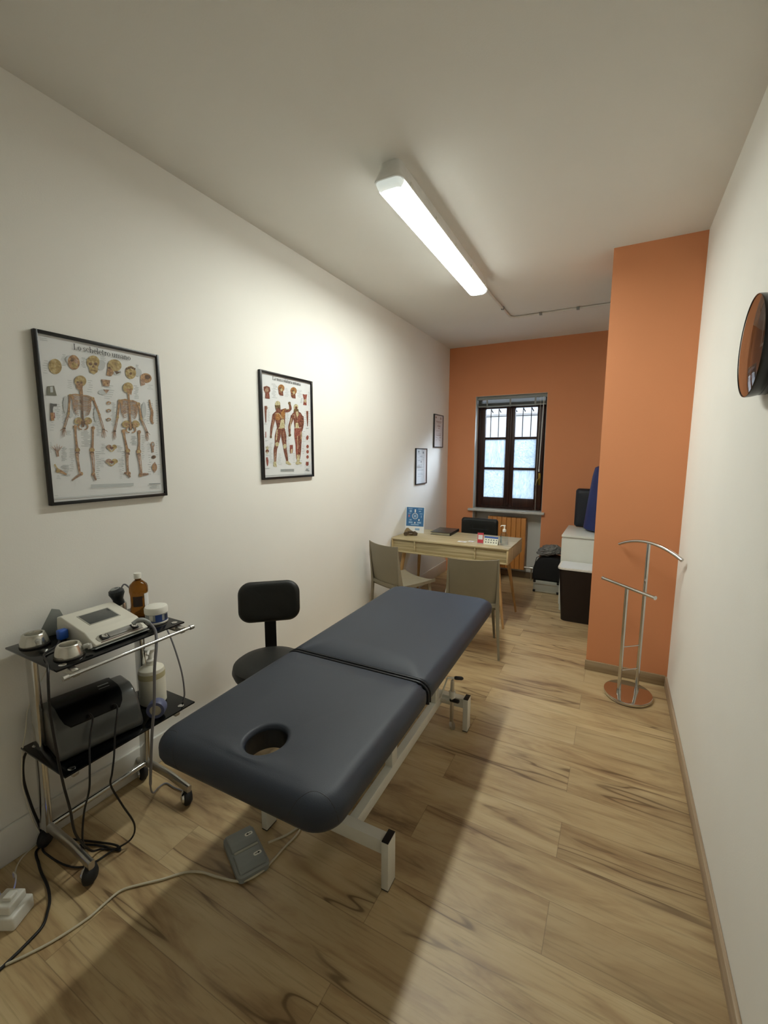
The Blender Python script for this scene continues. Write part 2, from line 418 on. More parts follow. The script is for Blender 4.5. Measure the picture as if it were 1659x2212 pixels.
# ---- radiator
rd = thing('radiator', 'orange finned radiator in the niche under the window', 'radiator', (-1.21, 5.6, .13))
for i in range(8):
    x = -1.455+i*.0605
    obj('radiator_section', bx((x+.0015, 5.575, .135), (x+.059, 5.655, .80), .006, 3), M_radi, rd)
obj('core', bx((-1.45, 5.6, .17), (-.975, 5.63, .77)), M_radi, rd)
b = BM(); tube(b, [(-.975, 5.615, .165), (-.90, 5.615, .165)], .011); tube(b, [(-.90, 5.615, .165), (-.865, 5.615, .165)], .02); tube(b, [(-.885, 5.615, .165), (-.885, 5.615, 0)], .008)
obj('pipe', b, M_chrome_dull, rd)
obj('pipe', tb([(-1.45, 5.615, .165), (-1.50, 5.615, .165), (-1.50, 5.615, 0)], .008), M_chrome_dull, rd)

# ---- ceiling light
ca = Matrix.Translation((-1.043, 2.742, ZC)) @ Matrix.Rotation(radians(.7), 4, 'Z')
cl = thing('ceiling_light', 'long lit fluorescent strip light fixed to the ceiling', 'light', (0, 0, 0))
cl.matrix_basis = ca.copy()
def loft(bm, rings, mi=0, caps=True):
    R = [[bm.verts.new(p) for p in r] for r in rings]; n = len(R[0])
    for a, c in zip(R, R[1:]):
        for k in range(n):
            f = bm.faces.new((a[k], a[(k+1) % n], c[(k+1) % n], c[k])); f.material_index = mi
    if caps:
        bm.faces.new(R[0][::-1]).material_index = mi; bm.faces.new(R[-1]).material_index = mi
HL = .81
def rr3(hx, hy, r, z): return [(x, y, z) for x, y in rrect(-hx, -hy, hx, hy, r)]
b = BM(); loft(b, [rr3(.052, HL-.03, .03, 0), rr3(.056, HL-.022, .03, -.03), rr3(.068, HL-.004, .03, -.072), rr3(.073, HL, .032, -.082), rr3(.073, HL, .032, -.09), rr3(.068, HL-.006, .03, -.0905)])
obj('housing', b, pm('lamp_housing', '#eeeeea', .45), cl, world=False)
M_lampend = pm('lamp_lens_end', '#eef2ee', .25); _b = M_lampend.node_tree.nodes['Principled BSDF']; _b.inputs['Emission Color'].default_value = (.9, 1, .95, 1); _b.inputs['Emission Strength'].default_value = .45
b = BM(); loft(b, [rr3(.067, HL-.007, .028, -.0906), rr3(.062, HL-.014, .026, -.108), rr3(.052, HL-.026, .022, -.116)])
obj('lens', b, M_lampend, cl, world=False)
g = G('fluorescent_glow'); em = g.new('ShaderNodeEmission'); em.inputs[0].default_value = (.96, 1.0, .93, 1); em.inputs[1].default_value = LAMP
g.t.links.new(em.outputs[0], g.out.inputs[0]); M_glow = g.m
g = G('fluorescent_glow_side'); em = g.new('ShaderNodeEmission'); em.inputs[0].default_value = (.96, 1.0, .93, 1); em.inputs[1].default_value = LAMP*.2
g.t.links.new(em.outputs[0], g.out.inputs[0]); M_glow2 = g.m
b = BM(); loft(b, [rr3(.0675, HL-.035, .03, -.0908), rr3(.0655, HL-.038, .028, -.1085), rr3(.054, HL-.045, .026, -.1185)])
for f in b.faces:
    f.normal_update(); f.material_index = 0 if abs(f.normal.z) > .9 else 1
obj('glowing_diffuser', b, [M_glow, M_glow2], cl, world=False, label='bright white glowing diffuser')
for i in range(5):
    for s in (-1, 1):
        y = -.68+i*.34
        obj('clip', bx((s*.071, y-.012, -.094), (s*.076, y+.012, -.066), .001), M_whitepl, cl, world=False)
# ---- conduit on the ceiling
cd = thing('cable_conduit', 'thin white conduit running across the ceiling from the light', 'conduit', (-1.03, 4.6, ZC))
b = BM(); tube(b, [(-1.05, 3.56, ZC-.02), (-1.045, 3.75, ZC-.014), (-1.035, 4.50, ZC-.012), (-1.03, 4.545, ZC-.012), (-1.0, 4.575, ZC-.012), (-.96, 4.58, ZC-.012), (XR-.001, 4.57, ZC-.012)], .010, 12)
obj('pipe', b, pm('conduit_white', '#dddbd4', .5), cd)
for x, y in ((-1.038, 4.25), (-.75, 4.576), (-.42, 4.574), (-.05, 4.572)):
    obj('pipe_clip', bx((x-.013, y-.013, ZC-.026), (x+.013, y+.013, ZC-.0005), .002), M_greypl, cd)

# ------------------------------------------------------------------ massage table
def rr_sdf(x, y, a, b, r):
    qx = abs(x)-a+r; qy = abs(y)-b+r
    return math.hypot(max(qx, 0), max(qy, 0))+min(max(qx, qy), 0)-r
def ray_rr(cx, cy, th, a, b, r):
    lo, hi = 0, 3
    for _ in range(34):
        m = (lo+hi)/2
        if rr_sdf(cx+m*cos(th), cy+m*sin(th), a, b, r) < 0: lo = m
        else: hi = m
    return cx+lo*cos(th), cy+lo*sin(th)
def pad_bm(y0, y1, hw, zb, zt, rad, edge, fold, hole=None, n=220):
    """upholstered cushion; hole=(x,y,rx,ry) is the face opening"""
    cy = (y0+y1)/2; b = (y1-y0)/2; bm = BM(); rings = []
    hx, hy, rx, ry = hole if hole else (0, cy, 0, 0)
    ths = [2*pi*i/n for i in range(n)]
    def outer(d, z):
        # the free end is rounded, the end at the fold is cut square
        a_ = hw-d; k = .06; b_ = b-d*(1+k)/2; yo = -fold*d*(1-k)/2*-1
        r_ = max(rad-d*.6, .02)
        out = []
        for t in ths:
            lo, hi = 0, 3
            for _ in range(34):
                m = (lo+hi)/2; X = hx+m*cos(t); Y = hy-cy+m*sin(t)-yo
                if rr_sdf(X, Y, a_, b_, r_ if Y*fold < 0 else .012) < 0: lo = m
                else: hi = m
            out.append((hx+lo*cos(t), hy-cy+lo*sin(t), z))
        return out
    def shift(l): return [(x, y+cy, z) for x, y, z in l]
    def ho(g, z): return [(hx+(rx+g)*cos(t), hy-cy+(ry+g)*sin(t), z) for t in ths]
    E_ = edge
    lst = []
    if hole:
        for q in range(7):
            a = pi/2*q/6; lst.append(ho(.016*(1-cos(a)), zt-.016-.002+.016*sin(a)))
        lst = [ho(0, zb+.01)]+lst
        inner = ho(.016, zt-.002)
        top = outer(E_, zt)
        for q in range(1, 7):
            f = q/6; bulge = .004*sin(pi*f)
            lst.append([(a[0]*(1-f)+c[0]*f, a[1]*(1-f)+c[1]*f, zt-.002*(1-f)+bulge) for a, c in zip(inner, top)])
    else:
        top = outer(E_, zt)
        for f in (.02, .35, .7, 1):
            lst.append([(hx+(p[0]-hx)*f, (hy-cy)+(p[1]-(hy-cy))*f, zt+.0015*(1-f*f)) for p in top])
    for q in range(1, 9):
        a = pi/2*q/8; lst.append(outer(E_*(1-sin(a)), zt-E_*.82*(1-cos(a))))
    lst.append(outer(0, zb+.022)); lst.append(outer(.006, zb+.008)); lst.append(outer(.02, zb))
    if hole: lst.append(ho(.01, zb)); lst.append(ho(0, zb+.01))
    R = [[bm.verts.new(p) for p in shift(l)] for l in lst]
    for A, B_ in zip(R, R[1:]):
        for k in range(n): bm.faces.new((A[k], A[(k+1) % n], B_[(k+1) % n], B_[k]))
    if not hole: bm.faces.new(R[0]); bm.faces.new(R[-1][::-1])
    bmesh.ops.remove_doubles(bm, verts=bm.verts[:], dist=1e-6)
    return bm
TT = thing('massage_table', 'slate blue two-section massage table with face hole on a white frame', 'massage table', (-.957, 1.7, 0), radians(1.5))
ZB, ZT = .612, .70
nb = pad_bm(-.92, -.222, .352, ZB, ZT, .085, .055, 1, hole=(.004, -.755, .062, .07))
bvh = BVHTree.FromBMesh(nb)
pn = obj('head_cushion', nb, M_pad, TT, world=False, label='near cushion with an oval face hole', smooth=60)
pf = obj('leg_cushion', pad_bm(-.190, .95, .352, ZB, ZT, .085, .055, -1), M_pad, TT, world=False, label='long far cushion', smooth=60)
# lining of the face hole
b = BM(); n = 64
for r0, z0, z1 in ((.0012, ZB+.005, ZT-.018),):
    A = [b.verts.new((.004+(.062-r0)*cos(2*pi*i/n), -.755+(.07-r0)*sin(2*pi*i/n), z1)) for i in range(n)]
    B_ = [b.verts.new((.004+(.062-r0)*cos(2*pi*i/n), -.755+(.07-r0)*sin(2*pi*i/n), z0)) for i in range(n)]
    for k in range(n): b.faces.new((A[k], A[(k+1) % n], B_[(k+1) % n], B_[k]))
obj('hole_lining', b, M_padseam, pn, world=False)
# stitched corner panels of the near cushion
def seam(s):
    pts = []
    for p in spline([(.205, -.93, .622), (.228, -.92, .66), (.245, -.895, .69), (.268, -.868, .702), (.298, -.862, .695), (.325, -.862, .67), (.35, -.862, .625)], 6):
        q = bvh.find_nearest(Vector((s*p.x, p.y, p.z))); pts.append(q[0]+q[1]*.0006)
    return tb(pts, .0013, 6)
for s in (1, -1): obj('corner_seam', seam(s), M_padseam, pn, world=False)
# fold between the cushions: dark end panel with two piped edges
def pad_profile(ins):
    pr = [(.352-ins, ZB+.004), (.352-ins, ZT-.045)]+[(.352-ins-.055*(1-cos(a_)), ZT-.045+(.045-ins)*sin(a_)) for a_ in [pi/2*k/8 for k in range(1, 9)]]
    return pr+[(-x, z) for x, z in pr[::-1]]
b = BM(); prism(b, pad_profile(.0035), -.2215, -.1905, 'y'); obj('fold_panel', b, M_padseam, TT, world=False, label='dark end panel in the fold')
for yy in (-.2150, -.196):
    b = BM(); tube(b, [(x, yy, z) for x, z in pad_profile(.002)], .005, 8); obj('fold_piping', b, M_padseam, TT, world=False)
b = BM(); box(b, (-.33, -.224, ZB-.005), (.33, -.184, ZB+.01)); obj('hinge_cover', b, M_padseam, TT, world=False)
# undercarriage
fx = .288
for y in (-.443, .593):
    for s in (-1, 1):
        lg = obj('leg', bx((s*fx-.0145, y-.031, .004), (s*fx+.0145, y+.031, .197), .002), M_whitemetal, TT, world=False)
        obj('leg_cap', bx((s*fx-.0135, y-.030, .1965), (s*fx+.0135, y+.030, .2005), .001), M_blackpl, lg, world=False)
        obj('foot_pad', bx((s*fx-.0145, y-.031, 0), (s*fx+.0145, y+.031, .0045), .001), M_blackpl, lg, world=False)
    obj('cross_beam', bx((-fx+.0145, y-.022, .137), (fx-.0145, y+.022, .193), .002), M_whitemetal, TT, world=False)
for s in (-1, 1):
    obj('side_rail', bx((s*.125-.018, -.421, .137), (s*.125+.018, .571, .192), .002), M_whitemetal, TT, world=False)
    obj('upright', bx((s*.125-.018, -.11, .192), (s*.125+.018, -.055, .572), .002), M_whitemetal, TT, world=False)
    obj('upright', bx((s*.125-.018, .46, .192), (s*.125+.018, .515, .572), .002), M_whitemetal, TT, world=False)
    obj('top_rail', bx((s*.235-.015, -.80, .575), (s*.235+.015, .86, .611), .002), M_whitemetal, TT, world=False)
for y in (-.78, -.09, .48, .83): obj('top_cross_rail', bx((-.22, y-.015, .572), (.22, y+.015, .61), .002), M_whitemetal, TT, world=False)
obj('lift_motor', tb([(-.0, -.30, .19), (0, .05, .5)], .03, 16), M_greypl, TT, world=False)
obj('lift_arm', tb([(-.05, -.40, .18), (-.05, .45, .57)], .015, 4), M_whitemetal, TT, world=False)
# lever and retractable castor beside the far right foot
b = BM(); tube(b, spline([(.15, .52, .20), (.165, .50, .235), (.195, .50, .335), (.20, .505, .34), (.235, .53, .335)], 5), .0045, 8)
lv = obj('lever', b, M_whitemetal, TT, world=False)
obj('lever_grip', tb([(.228, .526, .336), (.234, .53, .336), (.265, .55, .331), (.272, .555, .33)], [.006, .0105, .0105, .006], 12), M_blackpl, lv, world=False)
for (x, y) in ((.213, .545),):
    cs = obj('castor_jack', lt([(0, .045), (.011, .045), (.011, .30), (.008, .312), (0, .316)], (x, y, 0), 16), M_chrome_dull, TT, world=False, label='steel screw jack with small wheel')
    obj('jack_sleeve', lt([(.012, .205), (.0185, .205), (.0185, .245), (.012, .245)], (x, y, 0), 16), M_whitemetal, cs, world=False)
    obj('jack_bracket', bx((.13, y+.0, .165), (x+.0, y+.026, .178)), M_whitemetal, TT, world=False)
    obj('jack_grip', bx((x-.014, y-.012, .178), (x+.044, y+.012, .198), .008, 3), M_blackpl, cs, world=False)
    b = BM(); lathe(b, [(0, -.008), (.024, -.008), (.026, 0), (.024, .008), (0, .008)], (x+.006, y-.004, .033), 24, M=Matrix.Rotation(radians(70), 4, 'Y'))
    obj('jack_wheel', b, M_chrome_dull, cs, world=False)

# ------------------------------------------------------------------ swivel stool
ST = thing('swivel_stool', 'black round swivel stool with a small padded backrest by the white wall', 'stool', (-1.575, 1.645, 0), radians(42))
def cushion(w, h, t, r, curve=0, n=28, m=14):
    """padded rounded-rect cushion standing in xz, bulging along y"""
    bm = BM(); out = rrect(-w/2, -h/2, w/2, h/2, r, 8); rings = []
    for k in range(9):
        a = -pi/2+pi*k/8; d = (1-cos(a))*t*.5
        yy = sin(a)*t/2
        rings.append([(x*(1-2*d/w), yy+curve*(x/(w/2))**2*-1, z*(1-2*d/h)) for x, z in out])
    R = [[bm.verts.new(p) for p in rg] for rg in rings]; N_ = len(out)
    for A, B_ in zip(R, R[1:]):
        for k in range(N_): bm.faces.new((A[k], A[(k+1) % N_], B_[(k+1) % N_], B_[k]))
    for rg, rev in ((R[0], 1), (R[-1], 0)):
        prev = rg
        for f in (.7, .4, .12):
            yb = sum(v.co.y for v in rg)/N_
            nx = [bm.verts.new((v.co.x*f, -curve*(v.co.x*f/(w/2))**2+(-t/2 if rev else t/2)*1.0-(.006 if rev else -.006)*(1-f), v.co.z*f)) for v in rg]
            for k in range(N_): bm.faces.new((prev[k], prev[(k+1) % N_], nx[(k+1) % N_], nx[k]))
            prev = nx
        bm.faces.new(prev)
    bmesh.ops.recalc_face_normals(bm, faces=bm.faces[:]); return bm
obj('seat', lt([(0, .425), (.165, .425), (.186, .435), (.196, .460), (.190, .488), (.170, .503), (.12, .511), (0, .513)], n=48), M_blackvinyl, ST, world=False)
bk = cushion(.345, .235, .05, .07, .02); bk.transform(Matrix.Translation((0, .235, .752)) @ Matrix.Rotation(radians(-6), 4, 'X'))
obj('backrest', bk, M_blackvinyl, ST, world=False)
b = BM(); tube(b, spline([(0, .05, .41), (0, .20, .405), (0, .262, .44), (0, .272, .55), (0, .262, .70), (0, .262, .80)], 5), 1, prof=[(-.033, -.008), (.033, -.008), (.033, .008), (-.033, .008)])
obj('back_bracket', b, M_blackpl, ST, world=False)
obj('gas_column', lt([(0, .10), (.03, .10), (.03, .26), (.018, .26), (.018, .425), (0, .425)], n=20), M_blackpl, ST, world=False)
for i in range(5):
    a = 2*pi*i/5+.3; c_, s_ = cos(a), sin(a)
    lg = obj('base_arm', tb([(.02*c_, .02*s_, .115), (.15*c_, .15*s_, .10), (.25*c_, .25*s_, .075)], [.022, .017, .012], 10), M_blackpl, ST, world=False)
    b = BM(); lathe(b, [(0, -.02), (.022, -.02), (.026, -.012), (.026, .012), (.022, .02), (0, .02)], (.25*c_, .25*s_, .026), 18, M=Matrix.Rotation(pi/2, 4, 'Y') @ Matrix.Rotation(a, 4, 'X'))
    obj('castor', b, M_blackpl, lg, world=False)

# ------------------------------------------------------------------ taupe plastic chairs
def make_chair(label, loc, rz):
    t = thing('plastic_chair', label, 'chair', loc, rz, 'taupe plastic chairs in front of the desk')
    # backrest shell: concave towards the sitter (+y is forward)
    bm = BM(); U, V = 16, 14; th = .007
    def bp(u, v):
        z = .395+.415*v; hw = .188+.012*(1-v)
        lean = -.034*v**1.3+.03*(1-v)**2
        y = lean-.030*(1-u*u)*(.35+.65*v)
        if v > .96: z += -.006*(1-u*u)
        z2 = z-(.0 if v > .2 else 0)
        return Vector((u*hw, y, z2))
    gA = [[bm.verts.new(bp(-1+2*i/U, j/V)) for i in range(U+1)] for j in range(V+1)]
    gB = [[bm.verts.new(bp(-1+2*i/U, j/V)+Vector((0, -th, 0))) for i in range(U+1)] for j in range(V+1)]
    for j in range(V):
        for i in range(U):
            bm.faces.new((gA[j][i], gA[j][i+1], gA[j+1][i+1], gA[j+1][i])); bm.faces.new((gB[j][i], gB[j+1][i], gB[j+1][i+1], gB[j][i+1]))
    for i in range(U):
        bm.faces.new((gA[V][i], gA[V][i+1], gB[V][i+1], gB[V][i])); bm.faces.new((gA[0][i], gB[0][i], gB[0][i+1], gA[0][i+1]))
    for j in range(V):
        bm.faces.new((gA[j][0], gA[j+1][0], gB[j+1][0], gB[j][0])); bm.faces.new((gA[j][U], gB[j][U], gB[j+1][U], gA[j+1][U]))
    obj('backrest', bm, M_taupe, t, world=False)
    # seat
    bm = BM(); U, V = 18, 16
    def sp(u, v):
        y = -.005+.435*v; hw = .198+.018*math.sin(pi*min(1, v*.9))-.0*v
        dip = -.020*(1-u*u)*(1-(2*v-1)**2)-.01*(1-u*u)*(v > .9)
        z = .445+dip+.008*abs(u)**3-.012*max(0, (v-.85)/.15)**2*(1-abs(u)**6)+.022*(1-v)**4*0
        return Vector((u*hw, y-.02*(v**6)*(abs(u)**3)*0, z))
    gA = [[bm.verts.new(sp(-1+2*i/U, j/V)) for i in range(U+1)] for j in range(V+1)]
    gB = [[bm.verts.new(sp(-1+2*i/U, j/V)+Vector((0, 0, -.008 if 0 < i < U and 0 < j < V else -.030))) for i in range(U+1)] for j in range(V+1)]
    for j in range(V):
        for i in range(U):
            bm.faces.new((gA[j][i], gA[j][i+1], gA[j+1][i+1], gA[j+1][i])); bm.faces.new((gB[j][i], gB[j+1][i], gB[j+1][i+1], gB[j][i+1]))
    for i in range(U):
        bm.faces.new((gA[V][i], gA[V][i+1], gB[V][i+1], gB[V][i])); bm.faces.new((gA[0][i], gB[0][i], gB[0][i+1], gA[0][i+1]))
    for j in range(V):
        bm.faces.new((gA[j][0], gA[j+1][0], gB[j+1][0], gB[j][0])); bm.faces.new((gA[j][U], gB[j][U], gB[j+1][U], gA[j+1][U]))
    obj('seat', bm, M_taupe, t, world=False)
    # legs: L-shaped tapering profiles; the rear pair runs up the sides of the back
    for s in (-1, 1):
        b = BM(); w = .02
        pr = [(-1, -1), (1, -1), (1, 1), (.55, 1), (.55, -.5), (-1, -.5)]
        path = [(s*.190, -.038, .812), (s*.193, -.030, .70), (s*.198, -.008, .55), (s*.203, .010, .42), (s*.210, .006, .25), (s*.222, -.012, 0)]
        wd = [.006, .010, .016, .024, .020, .013]; dp = [.006, .013, .022, .034, .026, .016]
        R = []
        for p, w1, d1 in zip(path, wd, dp):
            x, y, z = p; R.append([(x-s*w1*1.0, y-d1*.5, z), (x+s*.004, y-d1*.5, z), (x+s*.004, y+d1*.5, z), (x-s*.004, y+d1*.5, z), (x-s*.004, y-d1*.5+.006, z), (x-s*w1, y-d1*.5+.006, z)])
        loft(b, R); obj('leg', b, M_taupe, t, world=False)
        b = BM(); R = []
        for z, w1, d1, x, y in ((.437, .03, .04, .190, .355), (.30, .024, .03, .198, .374), (0, .013, .016, .218, .408)):
            R.append([(s*(x-w1), y+d1*.5, z), (s*(x+.004), y+d1*.5, z), (s*(x+.004), y-d1*.5, z), (s*(x-.004), y-d1*.5, z), (s*(x-.004), y+d1*.5-.006, z), (s*(x-w1), y+d1*.5-.006, z)])
        loft(b, R); obj('leg', b, M_taupe, t, world=False)
    return t
ch = make_chair('taupe plastic chair with its back to the camera, beside the right end of the desk', (-.935, 3.195, 0), radians(18.1))
copy_thing(ch, 'taupe plastic chair turned towards the desk, beside the left wall', (-1.778, 3.352, 0), radians(-21.6))

# ------------------------------------------------------------------ desk
DK = thing('desk', 'light oak desk with splayed tapered legs and three-panel front', 'desk', (-1.415, 4.215, 0))
x0, x1, y0, y1 = -2.008, -.82, 3.90, 4.53
obj('desktop', bx((x0, y0, .731), (x1, y1, .747), .0015), M_desk, DK)
b = BM(); box(b, (x0, y0, .603), (x0+.016, y1, .731), .001); obj('side_panel', b, M_deskend, DK)
b = BM(); box(b, (x1-.016, y0, .603), (x1, y1, .731), .001); obj('side_panel', b, M_deskend, DK)
obj('bottom_panel', bx((x0+.016, y0+.001, .603), (x1-.016, y1-.02, .617), .001), M_desk, DK)
for xa, xb in ((x0+.016, -1.756), (-1.742, -1.137), (-1.123, x1-.016)):
    obj('front_panel', bx((xa+.001, y0+.014, .617), (xb-.001, y0+.03, .731), .001), M_desk, DK)
    obj('drawer', bx((xa+.003, y1-.018, .619), (xb-.003, y1-.002, .729), .001), M_desk, DK)
for x in (-1.749, -1.13): obj('divider', bx((x-.007, y0+.001, .617), (x+.007, y1-.03, .731)), M_desk, DK)
for (xa, ya, xb, yb) in ((-1.895, 3.975, -1.96, 3.90), (-1.90, 4.39, -1.95, 4.45), (-.93, 3.965, -.838, 3.885), (-.94, 4.40, -.824, 4.39)):
    obj('leg', tb([(xa, ya, .603), (xa*.35+xb*.65, ya*.35+yb*.65, .21), (xb, yb, 0)], [.021, .014, .010], 16), M_deskleg, DK)

# things on the desk
ZD = .747
def plane_card(bm, w, h, t=.0015): box(bm, (-w/2, -t, 0), (w/2, 0, h), 0)
def place(loc, rz=0, rx=0): return Matrix.Translation(loc) @ Matrix.Rotation(rz, 4, 'Z') @ Matrix.Rotation(rx, 4, 'X')
IC = thing('information_card', 'blue and white information card standing on the desk by the left wall', 'card', (-1.91, 4.27, ZD))
Mc = place((-1.912, 4.262, ZD), radians(8), radians(-6))
def mt(bm): bm.transform(Mc); return bm
obj('card_back', mt(bx((-.105, 0, 0), (.105, .002, .285))), M_paper, IC)
M_cardblue = pm('card_blue', '#3c6f9f', .45, 0, .05); M_ltblue = pm('card_light_blue', '#8fb0cf', .5); M_pink = pm('card_pink', '#a87480', .5)
obj('blue_panel', mt(bx((-.098, -.001, .072), (.098, 0, .278))), M_cardblue, IC)
b = BM(); tube(b, [(.0+.030*cos(a), -.002, .183+.030*sin(a)) for a in [2*pi*k/32 for k in range(33)]], .003, 6, cap=False); obj('ring', mt(b), M_paper, IC)
for (x, z, w, h, m) in ((-.055, .262, .045, .008, M_ltblue), (.055, .262, .045, .008, M_ltblue), (-.052, .236, .026, .026, M_ltblue), (0, .240, .014, .034, M_paper), (.052, .236, .024, .010, M_ltblue), (-.066, .21, .03, .007, M_ltblue), (.066, .21, .03, .007, M_ltblue), (-.068, .183, .018, .026, M_pink), (.07, .18, .008, .026, M_ltblue), (-.05, .14, .026, .014, M_ltblue), (.045, .142, .012, .018, M_paper), (-.048, .113, .044, .018, M_ltblue), (.048, .113, .044, .018, M_ltblue), (0, .11, .014, .016, M_paper), (0, .09, .09, .012, M_ltblue), (.03, .04, .05, .022, M_ltblue), (0, .183, .03, .03, M_ltblue)):
    obj('print', mt(bx((x-w/2, -.0016, z-h/2), (x+w/2, -.0008, z+h/2))), m, IC)
b = BM(); box(b, (-.04, .0, 0), (.04, .06, .003)); obj('card_foot', mt(b) if False else (b.transform(place((-1.912, 4.262, ZD), radians(8))) or b), M_paper, IC)

MF = thing('motorcycle_figurine', 'small wooden motorcycle ornament in front of the blue card', 'ornament', (-1.87, 4.08, ZD))
Mm = place((-1.875, 4.085, ZD), radians(25))
M_orn = pm('ornament_wood', '#8c7a58', .6, 0, .15, 60); M_orn2 = pm('ornament_dark_wood', '#5a4a38', .5, 0, .2, 60)
b = BM(); prism(b, [(-.07, 0), (.07, 0), (.072, .03), (.03, .042), (.0, .058), (-.025, .082), (-.045, .082), (-.062, .055), (-.076, .02)], .012, .024, 'y', bev=.002); b.transform(Mm); obj('backing', b, M_orn, MF)
for x in (-.05, .05):
    b = BM(); tube(b, [(x+.017*cos(a), 0, .021+.017*sin(a)) for a in [2*pi*k/20 for k in range(21)]], .005, 8, cap=False); lathe(b, [(0, -.004), (.008, -.004), (.008, .004), (0, .004)], (x, 0, .021), 12, M=Matrix.Rotation(pi/2, 4, 'X')); b.transform(Mm); obj('wheel', b, M_orn2, MF)
b = BM(); tube(b, [(-.05, 0, .021), (-.03, 0, .045), (-.02, 0, .052)], .004); tube(b, [(-.03, 0, .045), (0, 0, .046), (.03, 0, .038), (.05, 0, .021)], [.006, .011, .007, .004]); tube(b, [(-.015, 0, .02), (.02, 0, .022)], .012); tube(b, [(.02, 0, .042), (.05, 0, .046)], .005); b.transform(Mm); obj('motorcycle_body', b, M_orn2, MF)

NB = thing('ring_binder', 'black ring binder lying closed in the middle of the desk', 'binder', (-1.62, 4.42, ZD))
Mn = place((-1.622, 4.425, ZD), radians(2))
def nb_(a, c, bev=.001): t = bx(a, c, bev); t.transform(Mn); return t
M_cover = pm('binder_cover', '#35352f', .3, 0, .05)
obj('bottom_cover', nb_((-.11, -.16, 0), (.11, .16, .003)), M_cover, NB); obj('pages', nb_((-.10, -.15, .003), (.10, .15, .026)), pm('pages', '#b9b49c', .7), NB)
obj('top_cover', nb_((-.11, -.16, .026), (.112, .16, .030)), M_cover, NB); obj('spine', nb_((.108, -.16, 0), (.114, .16, .030)), M_blackpl, NB)
for (p, rz, w, lab) in (((-1.30, 4.045, ZD), 0, .085, 'white business card on the desk, next to the binder'), ((-1.225, 4.10, ZD), radians(-12), .06, 'small printed white card lying beside the red card holder')):
    c = thing('business_card', lab, 'card', p); b = bx((-w/2, -.027, 0), (w/2, .027, .002)); b.transform(place(p, rz)); obj('card', b, M_paper, c)
    b = bx((-w*.2, -.012, .002), (w*.2, .002, .0024)); b.transform(place(p, rz)); obj('print', b, M_pink, c)
RC = thing('red_card_stand', 'red card in a clear acrylic stand with a blank white square', 'card holder', (-1.12, 4.05, ZD))
Mr = place((-1.118, 4.035, ZD), radians(5), radians(-8))
def rr_(a, c, bev=0): t = bx(a, c, bev); t.transform(Mr); return t
obj('red_card', rr_((-.028, 0, .008), (.028, .001, .105)), pm('red_card', '#c9384a', .4), RC)
obj('white_square', rr_((-.021, -.001, .042), (.021, 0, .085)), M_paper, RC)
obj('acrylic_stand', rr_((-.032, -.004, 0), (.032, -.002, .112)), M_glass, RC)
obj('stand_foot', rr_((-.032, -.004, 0), (.032, .045, .002)), M_glass, RC)
CA = thing('desk_calendar', 'small white desk calendar with a blue header beside the sanitiser bottle', 'calendar', (-1.02, 4.05, ZD))
Mk = place((-1.018, 4.03, ZD), radians(-2), radians(-22))
def kk(a, c): t = bx(a, c); t.transform(Mk); return t
obj('sheet', kk((-.068, 0, 0), (.068, .0015, .083)), pm('calendar_sheet', '#dcdccb', .5), CA)
obj('header', kk((-.066, -.0008, .063), (.066, 0, .081)), pm('calendar_blue', '#2b4f9a', .4), CA)
M_ink = pm('print_ink', '#5a5f5c', .6)
for r_ in range(2):
    for c_ in range(5): obj('print', kk((-.054+c_*.025, -.0008, .042-r_*.024), (-.042+c_*.025, 0, .052-r_*.024)), M_ink, CA)
b = BM(); box(b, (-.068, 0, 0), (.068, .0015, .078)); b.transform(place((-1.018, 4.092, ZD), radians(-2), radians(22))); obj('rear_sheet', b, M_paper, CA)
SB = thing('sanitiser_bottle', 'clear pump bottle of hand sanitiser on the desk corner', 'bottle', (-.905, 4.09, ZD))
M_gel = glassy('clear_plastic', (.93, .96, .97), 1.4, .97, .05)
obj('bottle_body', lt([(0, 0), (.034, 0), (.037, .006), (.037, .085), (.030, .105), (.015, .118), (.013, .13), (0, .13)], (-.905, 4.09, ZD), 28), M_gel, SB)
b = BM(); lathe(b, [(0, .128), (.017, .128), (.017, .148), (.008, .152), (.007, .178), (.012, .18), (.012, .19), (0, .192)], (-.905, 4.09, ZD), 20); tube(b, [(-.905, 4.09, ZD+.186), (-.93, 4.08, ZD+.186), (-.938, 4.077, ZD+.176)], .005, 8); obj('pump', b, M_whitepl, SB)
b = BM(); n = 14
A = [b.verts.new((-.905+.0378*cos(a), 4.09+.0378*sin(a), ZD+.02)) for a in [radians(150+i*8) for i in range(n)]]; B_ = [b.verts.new((v.co.x, v.co.y, ZD+.08)) for v in A]
for i in range(n-1): b.faces.new((A[i], A[i+1], B_[i+1], B_[i]))
obj('bottle_label', b, pm('grey_label', '#8d9490', .5), SB)

